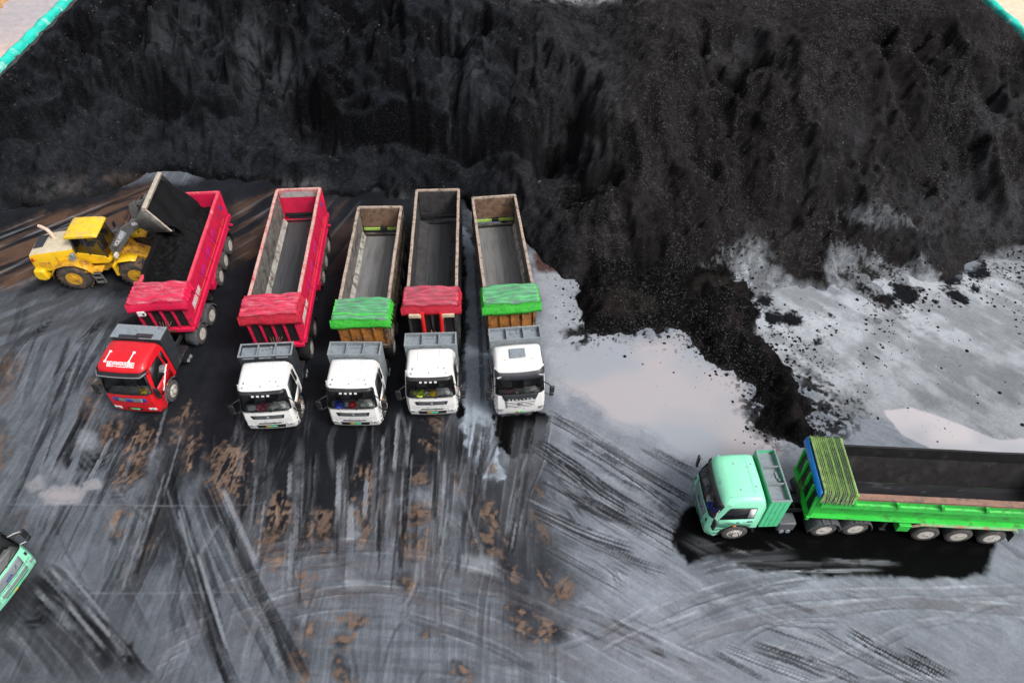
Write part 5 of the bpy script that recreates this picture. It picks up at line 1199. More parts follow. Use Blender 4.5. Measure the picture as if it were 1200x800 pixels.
def tarp(parent, T, x0, x1, z, hw, mlip, mtop, seed, lip=.46, rise=.10, sag=0.0, drop=.5):
    rd = random.Random(seed)
    nx, ny = 26, 33
    S = hw + drop
    ph = [rd.uniform(0, 6) for _ in range(8)]
    rows, mats_ = [], []
    edge = [rd.uniform(0, 1) for _ in range(nx + 12)]
    def place(s, x, zt, a):
        if abs(s) <= hw:
            y = s; zz = zt + .05 * (1 - (s / hw) ** 2)
            zz += .06 * math.sin(3.1 * s + ph[0] + 2 * a) * math.sin(9 * a + ph[1]) + .05 * math.sin(1.3 * s + ph[2] + 5 * a) + .03 * math.sin(7 * s + ph[3] + 11 * a)
        else:
            k = (abs(s) - hw) / drop; kk = k * (.62 + .38 * edge[int(a * nx) % nx])
            y = (1 if s > 0 else -1) * (hw + .03 + .13 * kk + .04 * math.sin(a * 30 + ph[3]) * k); zz = zt - kk * drop * (1.1 if s > 0 else 1.0)
        return (x, y, zz)
    ss = list(np.linspace(-S, -hw - .01, 6)) + list(np.linspace(-hw, hw, 21)) + list(np.linspace(hw + .01, S, 6))
    for j in range(5):                                  # the front lip hangs down
        q = j / 4
        rows.append([(x1 + .05 + .03 * math.sin(2.1 * s + ph[4]) * (1 - q) - .08 * q * q, max(-hw - .14, min(hw + .14, s)) if abs(s) > hw else s, z - lip * (1 - q) * (1 + .05 * math.sin(5 * s + ph[5])) + rise * q * .75 - (.02 if abs(s) > hw else 0)) for s in ss])
    for i in range(nx + 1):                             # bunched folds on top
        a = i / nx
        x = x1 - (x1 - x0) * a
        f = .10 * abs(math.sin(a * 5.5 * PI + ph[6])) ** .8
        zt = z + rise * (1 - .45 * a) * (.75 + .25 * math.sin(a * PI)) + f
        rows.append([place(s, x + .05 * math.sin(1.7 * s + ph[7]) * math.sin(PI * a), zt, a) for s in ss])
    mb = MB(T)
    n = len(ss)
    mb.grid(rows, mif=lambda i, k: (0 if i < 5 or k < 6 or k >= n - 7 or (i - 5) in (5,) else 1))
    return mb.build('tarpaulin', [M[mlip], M[mtop]], parent, smooth=70, solid=.02)

def make_trailer(root, c, T):
    hb, Lr, fz = c['hb'], c['Lr'], c.get('fz', 1.60)
    xf, xr = 1.30, -Lr
    L = xf - xr; xm = (xf + xr) / 2
    bm_ = c['body']
    # tub: side walls, chamfers, floor, front wall
    g = MB(T)
    wt = 1.205
    zs = c.get('zs', fz - .12)                          # the sides are upright down to here, then lean in to the floor
    for sd in (-1, 1): g.prism([(sd * (wt + .025), hb - .1), (sd * (wt - .025), hb - .1), (sd * (wt - .025), zs), (sd * (.90 if zs > fz else wt - .025), fz - .12), (sd * (.95 if zs > fz else wt + .025), fz - .12), (sd * (wt + .025), zs)], xr, xf, axis='x')
    g.box((xf - .03, 0, (fz - .1 + hb) / 2), (.06, 2.36, hb - fz + .1))
    g.box((xm, 0, fz - .08), (L, 2.36, .06))
    body = g.build('dump_body', M[bm_], root, .01)
    for sd in (-1, 1):
        g = MB(T); n_ = 14
        g.grid([[(xr + .16 + (L - .24) * k / n_, sd * (1.172 + .006 * math.sin(k * 2.1)), z) for k in range(n_ + 1)] for z in ((fz + .30, (fz + hb) / 2, hb - .06) if zs < fz else (zs - .05, (zs + hb) / 2, hb - .06))]); g.build('inner_wall', M[c['inner']], body)
        g = MB(T); g.grid([[(xr + .42 + (L - .5) * k / n_, sd * y, z) for k in range(n_ + 1)] for y, z in ((1.170, max(zs, fz + .34)), (c.get('fw', 1.0), fz + .012))]); g.build('chamfer_plate', M[c['chamf']], body)
    g = MB(T); n_ = 24
    fw = c.get('fw', 1.0)
    g.grid([[(xr + .42 + (L - .5) * k / n_, y, fz + .006 + .012 * math.sin(k * 1.3 + y * 3)) for k in range(n_ + 1)] for y in np.linspace(-fw, fw, 7)]); g.build('floor', M[c['floor']], body)
    # top rails
    rl = M[c['rail']]
    for sd in (-1, 1):
        g = MB(T); n_ = 12
        wi = (1.02 if sd > 0 else 1.19) if c.get('bows') else 1.135
        pr = [(wi, hb - .10), (wi, hb - .01), (wi + .015, hb), (1.265, hb), (1.28, hb - .01), (1.28, hb - .13)]
        g.grid([[(xr + L * k / n_, sd * (y + .006 * math.sin(k * 1.9 + sd)), z + .008 * math.sin(k * 1.3)) for k in range(n_ + 1)] for y, z in pr]); g.add([], [])
        g.build('top_rail', M['wall_dark'] if c.get('bows') and sd < 0 else rl, body, smooth=30)
    g = MB(T); g.box((xr - .01, 0, hb - .05), (.12, 2.40, .12)); g.build('rear_rail', rl, body, .012)
    g = MB(T); g.box((xf, 0, hb - .04), (.12, 2.40, .12)); g.build('front_rail', rl, body, .012)
    # bottom rails
    for sd in (-1, 1):
        g = MB(T); zr_ = max(zs, fz) + (.02 if zs > fz else 0); g.prism([(sd * 1.23, zr_ - .16), (sd * 1.23, zr_ + .20), (sd * 1.30, zr_ + .14), (sd * 1.32, zr_ - .14)], xr + .1, xf - .1, axis='x'); g.build('bottom_rail', M[c.get('brail', bm_)], body, .008)
    # braces on the sides
    nb = c.get('nb', 5)
    for sd in (-1, 1):
        for k in range(nb):
            x = xf - .9 - (L - 1.6) * (k + .35) / nb
            g = MB(T)
            if c.get('brace', 'curve') == 'curve':
                pts = [(x + .26, hb - .14), (x + .16, hb - .5), (x - .05, (hb + fz) / 2), (x - .34, fz + .30), (x - .52, fz + .12)]
                g.grid([[(a, sd * y, b) for a, b in pts] for y in (1.232, 1.262)] ); g.grid([[(a + e, sd * 1.262, b) for a, b in pts] for e in (0, -.07)]); g.grid([[(a - .07, sd * y, b) for a, b in pts] for y in (1.262, 1.232)])
            else:
                g.prism([(x, max(fz, zs) + .1), (x + .14, max(fz, zs) + .1), (x + .34, hb - .14), (x + .24, hb - .14)], sd * 1.232, sd * (1.345 if c.get('bows') else 1.285))
            g.build('brace', M[bm_], body, smooth=30)
    # tailgate
    g = MB(T); g.box((xr + .02, 0, (fz + .42 + hb - .1) / 2), (.07, 2.30, hb - .1 - fz - .42))
    for y in (-1.1, -.37, .37, 1.1): g.box((xr - .04, y, (fz + .42 + hb - .1) / 2), (.06, .10, hb - .1 - fz - .42))
    tg = g.build('tailgate', M[bm_], body, .01)
    g = MB(T); g.grid([[(xr + .062, y, z) for y in np.linspace(-1.13, 1.13, 6)] for z in (fz + .44, hb - .55)]); g.build('gate_panel', M[c['gate']], tg)
    g = MB(T); g.grid([[(xr + .064, y, z) for y in np.linspace(-1.13, 1.13, 6)] for z in (hb - .53, hb - .12)]); g.build('gate_panel', M[c.get('gate2', c['gate'])], tg)
    g = MB(T); g.box((xr + .30, 0, fz + .02), (.14, 2.2, .05)); g.box((xr + .10, 0, fz + .30), (.10, 2.2, .16), mi=1); g.box((xr + .14, 0.05, fz + .32), (.09, .4, .20))
    g.build('rear_beam', [M['black'], M[c.get('beam', 'black')]], body, .01)
    for sd in (-1, 1):
        g = MB(T); g.box((xr - .06, sd * 1.22, (fz - .2 + hb) / 2), (.14, .14, hb - fz + .1)); g.build('corner_post', M[bm_], body, .015)
        g = MB(T); g.box((xr - .12, sd * 1.18, fz - .02), (.26, .30, .30)); g.build('rear_bracket', M[bm_], body, .02)
        g = MB(T); g.box((xr - .10, sd * 1.1, 1.10), (.08, .40, .14)); g.build('lamp_bracket', M[bm_], body, .02)
        g = MB(T); g.box((xr - .15, sd * 1.1, 1.12), (.03, .36, .10)); g.build('tail_lamp', M['redlens'], body, .008)
    # front wall posts
    for k, y in enumerate((-1.12, -.56, 0, .56, 1.12)):
        g = MB(T); g.prism([(xf + .0, fz - .2), (xf + .05, fz - .2), (xf + .16, hb - .35), (xf, hb - .2)], y - .05, y + .05); g.build('front_post', M[c.get('front', bm_)], body, .008)
    g = MB(T); g.box((xf + .012, 0, (fz + hb) / 2), (.02, 2.1, hb - fz - .3)); g.build('front_panel', M[c.get('front', bm_) if c.get('front') == 'orange' else c.get('frontp', 'black')], body)
    g = MB(T); g.box((xf + .04, 0, fz - .1), (.14, 2.44, .22)); g.box((xf + .10, 0, fz - .02), (.04, 1.0, .08)); g.build('front_sill', M[bm_], body, .012)
    if c.get('hoses', True):
        g = MB(T)
        for k in range(5): g.tube([(xf + .10, -.3 + .15 * k, fz + .6), (xf + .3, -.2 + .1 * k, fz + .3 + .05 * k), (xf + .25, .1 * k, fz), (xf + .1, .3 - .1 * k, fz - .1)], .022, 5)
        g.build('hose', M['rust'], body)
    # frame, running gear
    g = MB(T)
    for sd in (-1, 1): g.box((xm - .2, sd * .48, 1.28), (L - .4, .14, .34))
    for k in range(9): g.box((xf - .6 - (L - 1.0) * k / 8.5, 0, 1.30), (.10, .86, .20))
    g.box((xm, 0, fz - .16), (L - .3, 1.0, .08))
    a0 = -c.get('ax0', Lr - 3.85)
    ax = [a0, a0 - 1.36, a0 - 2.72]
    for a in ax: g.tube([(a, -.95, TYRE_R), (a, .95, TYRE_R)], .075, 8); g.box((a, .62, .80), (.9, .08, .12)); g.box((a, -.62, .80), (.9, .08, .12))
    g.build('trailer_frame', M[c.get('frame', 'chassis')], root, .008)
    for sd in (-1, 1):
        g = MB(T); x = ax[0] + 1.75; g.box((x, sd * .95, .95), (.14, .14, .9)); g.box((x, sd * .95, .50), (.26, .26, .05)); g.tube([(x, sd * .9, 1.2), (x - .5, sd * .6, 1.25)], .03, 6); g.build('landing_leg', M['chassis'], root, .01)
        g = MB(T); g.box((ax[0] + 1.12, sd * 1.08, 1.02), (.50, .34, .46)); g.build('side_box', M[c.get('sidebox', bm_)], root, .02)
        g = MB(T); g.prism([(ax[0] + .9, 1.22), (ax[0] + .55, 1.40), (ax[2] - .55, 1.40), (ax[2] - .75, 1.16), (ax[2] - .68, 1.16), (ax[2] - .52, 1.34), (ax[0] + .52, 1.34), (ax[0] + .84, 1.18)], sd * 1.18, sd * 1.27); g.box(((ax[0] + ax[2]) / 2, sd * 1.16, 1.40), (3.9, .22, .02)); g.build('wheel_skirt', M[c.get('skirt', bm_)], root, .006)
        g = MB(T); g.box((ax[2] - .72, sd * .98, .66), (.03, .52, .62), (0, .12, 0)); g.build('mud_flap', M['black'], root)
    for a in ax:
        for sd in (-1, 1): wheel(root, a, 1.22, sd, True, T=T, tyre=c.get('tyre', 'tyre'))
    # lettering and stripes on the red tippers
    if c.get('decals'):
        for sd in (-1, 1):
            g = MB(T); glyphs(g, (xf - (.75 if sd > 0 else 2.0), sd * 1.236, fz + .55), (-1 if sd > 0 else 1, 0, 0), (0, 0, 1), 4, .36, 1.0, 12); g.build('lettering', M['letter'], body)
            g = MB(T); g.box((xm, sd * 1.234, fz + .44), (L - 1.2, .008, .035)); g.build('orange_stripe', M['orange_line'], body)
            for k in range(3):
                g = MB(T); g.box((xf - 3.3 - 1.35 * k, sd * 1.234, fz + .85 + .1 * k), (.75, .007, .34), (0, .35, 0)); g.build('purple_decal', M['purple'], body)
            g = MB(T); g.lathe([(.16, 0), (.14, sd * .014), (.001, sd * .015)], c=(xr + .55, sd * 1.233, hb - .75), n=14); g.build('round_decal', M['letter_b'], body)
    if c.get('tarp'):
        tarp(body, T, xf - 1.25, xf + .16, hb + .02, 1.32, *c['tarp'], seed=c.get('seed', 1), lip=c.get('lip', .5))
    if c.get('bows'):
        # tipper cover folded up: bows, pale fabric between them, blue front panel
        g = MB(T); x1 = xf + .18
        g.add([(x1 + .02, -1.34, hb - .02), (x1 + .02, 1.34, hb - .02), (x1, 1.30, hb + .38), (x1, -1.30, hb + .38)], [(0, 1, 2, 3)]); g.build('blue_front_panel', M['bluepanel'], body, solid=.05)
        nb_ = 17; xw = 1.28
        rows = []
        for k in range(nb_ * 2 + 1):
            x = x1 - .08 - xw * k / (nb_ * 2); zz = hb + .50 - (.16 if k % 2 else 0) - .06 * k / (nb_ * 2)
            rows.append([(x, y, zz - (0 if abs(y) < 1.3 else (.20 if abs(y) < 1.35 else .55 + .14 * ((k * 7) % 5) / 5))) for y in (-1.42, -1.34, -1.27, -.6, 0, .6, 1.27, 1.34, 1.42)])
        g = MB(T); g.grid(rows); g.build('folded_fabric', M['tarp_pale'], body, smooth=20, solid=.012)
        for k in range(nb_):
            x = x1 - .08 - xw * (2 * k + 1) / (nb_ * 2)
            g = MB(T); e = .12 * ((k * 5) % 4) / 4
            g.tube([(x + .06, -1.42 - .05 * (k % 3), hb - .12 - e), (x, -1.36, hb + .40), (x, 0, hb + .44), (x, 1.36, hb + .40), (x + .06 - .1 * (k % 2), 1.42 + .05 * (k % 3), hb - .12 - e)], .015, 5); g.build('bow', M['boxdark' if k % 4 else 'tarp_pole'], body)
        for sd in (-1, 1): 
            g = MB(T); g.box((x1 - xw - .12, sd * 1.3, hb + .1), (.10, .10, .46)); g.build('bow_bracket', M['tarp_pole'], body, .01)
    if c.get('rams'):
        for y in (-.42, .42):
            g = MB(T); g.tube([(xf + .40, y, 1.1), (xf + .34, y * 1.05, 1.95)], .17, 14); g.tube([(xf + .34, y * 1.05, 1.95), (xf + .22, y * 1.1, hb - .25)], .10, 12); g.build('lifting_ram', M['redpart'], root, smooth=50)
            g = MB(T); g.box((xf + .26, y * 1.9, hb - .42), (.12, .62, .20)); g.box((xf + .24, y * 1.25, hb - .50), (.10, .10, .34)); g.build('ram_bracket', M['cream'], root, .01)
        g = MB(T); g.tube([(xf + .3, .1, 2.2), (xf + .5, .2, 1.8), (xf + .45, .3, 1.4)], .02, 5); g.tube([(xf + .3, -.1, 2.3), (xf + .55, 0, 1.9), (xf + .5, .05, 1.4)], .02, 5); g.build('hose', M['orange'], root)
        for y in (-.95, .95): g = MB(T); g.box((xf + .35, y, 1.5), (.9, .5, .5)); g.build('side_tank', M['boxdark'], root, .03)
    if c.get('workbox'):
        g = MB(T); g.box((xf + .20, -.86, hb - .55), (.14, .36, .30)); g.box((xf + .28, -.74, hb - .55), (.03, .10, .14), mi=1); g.build('meter_box', [M['letter'], M['boxdark']], body, .02)
    return body

COM = dict(top=3.24, ht=3.33)
TR = {
 'T1': dict(COM, pose=(-17.98, 21.41, -94.77, -85.45), style='B', paint='redcab', boxm='boxdark', lid=True, ht=3.30, top=3.36, nose=1.30, hb=3.62, Lr=7.65, body='redbody', rail='rail_red', inner='wall_dusty', chamf='chamfer', floor='floor_dark', gate='redbody', tarp=('redbody', 'tarp_pf'), decals=True, workbox=True, seed=5, frontp='black', fz=1.7,
    label='red-cabbed dump truck loaded with coal, the yellow loader tipping into it', tyre='tyre'),
 'T2': dict(COM, pose=(-11.41, 20.24, -86.08, -86.27), style='A', paint='white', boxm='boxdark', ht=3.37, hb=3.91, Lr=8.77, body='redbody', rail='rail_pink', inner='wall_dusty', chamf='chamfer', floor='floor_grey', gate='redbody', gate2='gate_white', tarp=('tarp_r', 'tarp_pf'), decals=True, seed=8, fz=1.85,
    label='white-cabbed dump truck with an empty bright red tipper trailer'),
 'T3': dict(COM, pose=(-7.39, 20.40, -90.19, -88.86), style='A', paint='white', boxm='boxgrey', ht=3.27, hb=3.43, Lr=7.55, body='brownbody', rail='rail_tan', inner='wall_dusty', chamf='chamfer', floor='floor_pale', gate='gate_rust', beam='lime', tarp=('tarp_g', 'tarp_gf'), front='orange', seed=3, brace='straight', lip=.45, fz=1.62,
    label='white-cabbed dump truck with green tarpaulin, red helmet behind its windscreen'),
 'T4': dict(COM, pose=(-3.84, 21.05, -87.88, -87.85), style='A', paint='white', boxm='boxgrey', ht=3.20, hb=3.69, Lr=8.17, body='greybody', rail='rail_tan', inner='wall_grey', chamf='wall_grey', floor='floor_grey', gate='wall_grey', fw=.62, tarp=('tarp_r', 'tarp_rf'), rams=True, seed=12, frontp='black', lip=.42, hoses=False, fz=1.5,
    label='white-cabbed dump truck with a red tarpaulin on a deep dark grey trailer'),
 'T5': dict(COM, pose=(.27, 21.11, -84.07, -83.3), style='C', paint='white', top=3.45, boxm='boxgrey', ht=3.55, hb=3.76, Lr=7.44, body='brownbody', rail='rail_tan', inner='wall_dusty', chamf='chamfer', floor='floor_pale', gate='gate_rust', beam='lime', tarp=('tarp_g', 'tarp_gf'), front='orange', seed=21, brace='straight', fz=1.85,
    label='white dump truck with a grey roof hatch and green tarpaulin on its trailer'),
 'R': dict(COM, pose=(9.35, 14.91, 182.04, 176.63), nose=1.30, style='D', paint='mint', boxm='mintdeep', top=3.10, ht=3.15, hb=3.29, Lr=8.9, ax0=3.85, zs=2.64, fw=.62, body='greenbody', rail='rail_brown', inner='wall_dark', chamf='wall_dark', floor='floor_dark', gate='wall_dark', bows=True, brace='straight', skirt='greenold', frame='greenold', nb=5, fz=1.5,
    label='mint-cabbed dump truck standing across the black wet mud with an open bright green trailer'),  # the ground here is the glossy black patch, slightly sunken
 'T7': dict(COM, pose=(-20.95, 11.75, -14, -14), nose=1.2, style='D', paint='mint', boxm='mintdeep', ht=3.15, hb=3.29, Lr=8.9, ax0=3.85, zs=2.64, fw=.62, body='greenbody', rail='rail_brown', inner='wall_dark', chamf='wall_dark', floor='floor_dark', gate='wall_dark', bows=True, brace='straight', skirt='greenold', frame='greenold', nb=5, fz=1.5,
    label='mint-cabbed dump truck mostly cut off by the picture edge, a yellow helmet behind its windscreen'),
}
ROOT, FRAME = {}, {}
for key, c in TR.items():
    x, y, a, b = c['pose']
    root = empty('dump_truck', (x, y, 0), R(a))
    tag(root, c['label'], 'truck', 'dump trucks waiting for coal')
    make_tractor(root, c)
    T = Matrix.Translation((-4.33, 0, 0)) @ Matrix.Rotation(R(b - a), 4, 'Z')
    make_trailer(root, c, T)
    ROOT[key] = root
    FRAME[key] = (Matrix.Translation((x, y, 0)) @ Matrix.Rotation(R(a), 4, 'Z'), Matrix.Translation((x, y, 0)) @ Matrix.Rotation(R(a), 4, 'Z') @ T)

# ------------------------------------------------------------------ loads and things lying on the dashboards (things of their own)
c = TR['T1']; T = FRAME['T1'][1]
rows = []
xs_ = np.linspace(.0 + .0, 8.6, 130); ys_ = np.linspace(-1.30, 1.165, 40)
XX, YY = np.meshgrid(xs_, ys_)
z_ = 3.02 + .50 * np.exp(-((YY - .0) / .62) ** 2) * (.75 + .35 * np.sin(XX * 1.5)) + .50 * (fbm(XX / .9, YY / .7, 501, 4) - .5) + .30 * (fbm(XX / .22, YY / .22, 502, 3) - .5) + .35 * np.exp(-((XX - 6.0) / 1.2) ** 2)
z_ -= .55 * np.clip((XX - 7.4) / 1.2, 0, 1)
z_ = np.where(YY < -1.0, np.maximum(z_, (3.68 + .12 * (fbm(XX / .5, YY, 505, 3) - .5)) * sstep(1.0, 2.2, XX) + (1 - sstep(1.0, 2.2, XX)) * 3.0), z_)
mb = MB(T); mb.grid([[(1.22 - XX[j, i], YY[j, i], z_[j, i]) for i in range(130)] for j in range(40)])
coal_m = mat('loaded_coal', (.0095, .0095, .0108), .75, var=.5, vscale=9, dirt=(.026, .025, .027), dirt_amt=.33, dscale=16, bump=.9, bscale=22, spec=.08)
tag(mb.build('coal_load', coal_m, None, smooth=70), 'heaped load of black coal filling the red trailer under the loader bucket', 'coal load')
def dash_spot(key, t, back=.28, z=1.71): return FRAME[key][0] @ Vector((TR[key].get('nose', 1.12) - back, t, z))
def helmet(key, t, m, label):
    p = dash_spot(key, t, .22, 1.765)
    r_ = empty('hard_hat', p, random.uniform(0, 6)); tag(r_, label, 'helmet')
    g = MB(); g.lathe([(.150, .03), (.148, .08), (.125, .14), (.08, .175), (.001, .185)], n=20, axis='z')
    for k in (-1, 0, 1): g.tube([(-.12, .04 * k, .11), (-.06, .045 * k, .175), (.06, .045 * k, .175), (.12, .04 * k, .11)], .016, 6)
    g.build('shell', m, r_, smooth=60)
    g = MB(); g.lathe([(.148, .035), (.185, .012), (.19, .0), (.150, .004)], n=20, axis='z'); g.prism([(.12, -.10), (.25, -.07), (.25, .07), (.12, .10)], .005, .022, axis='z'); g.build('brim', m, r_, smooth=50)
helmet('T3', -.02, M['hat_r'], 'red hard hat lying on a truck dashboard beside the green-tarped trailer')
helmet('T4', .08, M['hat_y'], 'yellow hard hat on the dashboard of the red-tarped white truck')
helmet('T7', -.15, M['hat_y'], 'yellow hard hat behind the windscreen of the cut-off mint truck')
def clump(name, key, t, size, m, label, cat, seed=1, flat=.5, z=1.765, back=.20):
    size = [q * 1.35 for q in size]
    p = dash_spot(key, t, back, z)
    rd = np.random.RandomState(seed)
    bm = bmesh.new(); bmesh.ops.create_icosphere(bm, subdivisions=3, radius=1)
    for v in bm.verts:
        k = 1 + .28 * math.sin(4 * v.co.x + seed) * math.sin(5 * v.co.y + seed * 2) + .12 * math.sin(9 * v.co.z + 7 * v.co.x)
        v.co = Vector((v.co.x * size[0] * k, v.co.y * size[1] * k, max(0, (v.co.z + .55)) * size[2] * k * flat * 1.3))
    me = bpy.data.meshes.new(name); bm.to_mesh(me); bm.free()
    me.polygons.foreach_set('use_smooth', [True] * len(me.polygons)); me.materials.append(m)
    o = bpy.data.objects.new(name, me); o.location = p; o.rotation_euler = (0, 0, R(TR[key]['pose'][2]) + rd.uniform(-.5, .5)); col.objects.link(o)
    tag(o, label, cat)
def sheet(key, t, m, label, name='paper', sx=.21, sy=.30, ang=.2, cat='paper', z=1.765):
    sx, sy = sx * 1.25, sy * 1.2
    p = dash_spot(key, t, .26, z)
    g = MB(); g.grid([[(x * sx, y * sy, .012 * math.sin(5 * x + 3 * y) + .02) for x in (-.5, -.2, .2, .5)] for y in (-.5, -.1, .2, .5)])
    o = g.build(name, m, None, solid=.006, smooth=60); o.location = p; o.rotation_euler = (0, .12, R(TR[key]['pose'][2]) + ang); tag(o, label, cat)
clump('safety_vest', 'T4', -.52, (.16, .20, .16), M['hiviz'], 'crumpled lime safety vest on a white truck dashboard left of a yellow helmet', 'vest', 3)
clump('white_bag', 'T4', -.25, (.10, .12, .12), M['paper'], 'small white bag on a dashboard between lime vest and yellow helmet', 'bag', 5)
sheet('T4', .42, M['paper'], 'white sheet of paper on the dashboard right of the yellow helmet'); sheet('T4', .72, M['paper'], 'rightmost white sheet on the dashboard of the red-tarped truck', sx=.15, sy=.22, ang=-.4)
clump('cloth_bag', 'T2', -.22, (.14, .19, .20), M['maroon'], 'maroon cloth bag on the dashboard of the red-trailered white truck', 'bag', 8)
sheet('T2', -.68, M['paper'], 'white paper left of the maroon bag on a dashboard', sx=.24, sy=.34); sheet('T2', .32, M['paper'], 'white paper just right of the maroon bag on a dashboard', ang=.5); sheet('T2', .68, M['paper'], 'white paper at the driver side of the dashboard with the maroon bag', sx=.2, sy=.25)
clump('blue_jacket', 'T3', -.62, (.16, .20, .14), M['bluecloth'], 'dark blue jacket heaped on the dashboard left of the red helmet', 'jacket', 9)
sheet('T3', -.38, M['paper'], 'white paper between the blue jacket and the red helmet'); clump('white_bag', 'T3', .52, (.09, .13, .12), M['paper'], 'white plastic bag right of the red helmet on a dashboard', 'bag', 11); sheet('T3', .78, M['paper'], 'pale paper at the right end of the dashboard with the red helmet', sx=.16, sy=.2)
sheet('T5', -.38, M['pinkcloth'], 'pink folder on the dashboard of the truck with the roof hatch', 'folder', .30, .44, .25, 'folder'); sheet('T5', -.14, M['paper'], 'small white paper leaning beside the pink folder', sx=.16, sy=.16, ang=.7, z=1.80); sheet('T5', .42, M['paper'], 'wide white paper on the dashboard right of the pink folder', sx=.22, sy=.34)
clump('blue_bundle', 'R', .66, (.14, .17, .18), M['bluecloth'], 'bright blue cloth bundle behind the windscreen of the mint truck on the black patch', 'cloth', 13)
clump('white_bag', 'R', .36, (.12, .16, .15), M['paper'], 'white bag behind the windscreen beside the bright blue bundle', 'bag', 15); clump('orange_box', 'R', .10, (.09, .10, .11), M['orange'], 'small orange-brown bundle on the mint truck dashboard', 'bundle', 17); sheet('R', -.55, M['paper'], 'white paper at the far end of the mint truck dashboard', sx=.2, sy=.3); clump('grey_cap', 'R', -.22, (.08, .10, .09), M['boxgrey'], 'small grey cap on the dashboard of the mint truck on the black patch', 'cap', 19)
sheet('T7', -.5, M['paper'], 'pale paper beside the yellow helmet in the cut-off mint truck', sx=.24, sy=.34); clump('yellow_cloth', 'T1', .68, (.10, .16, .14), M['hat_y'], 'yellow cloth at the driver end of the red cab dashboard', 'cloth', 21)
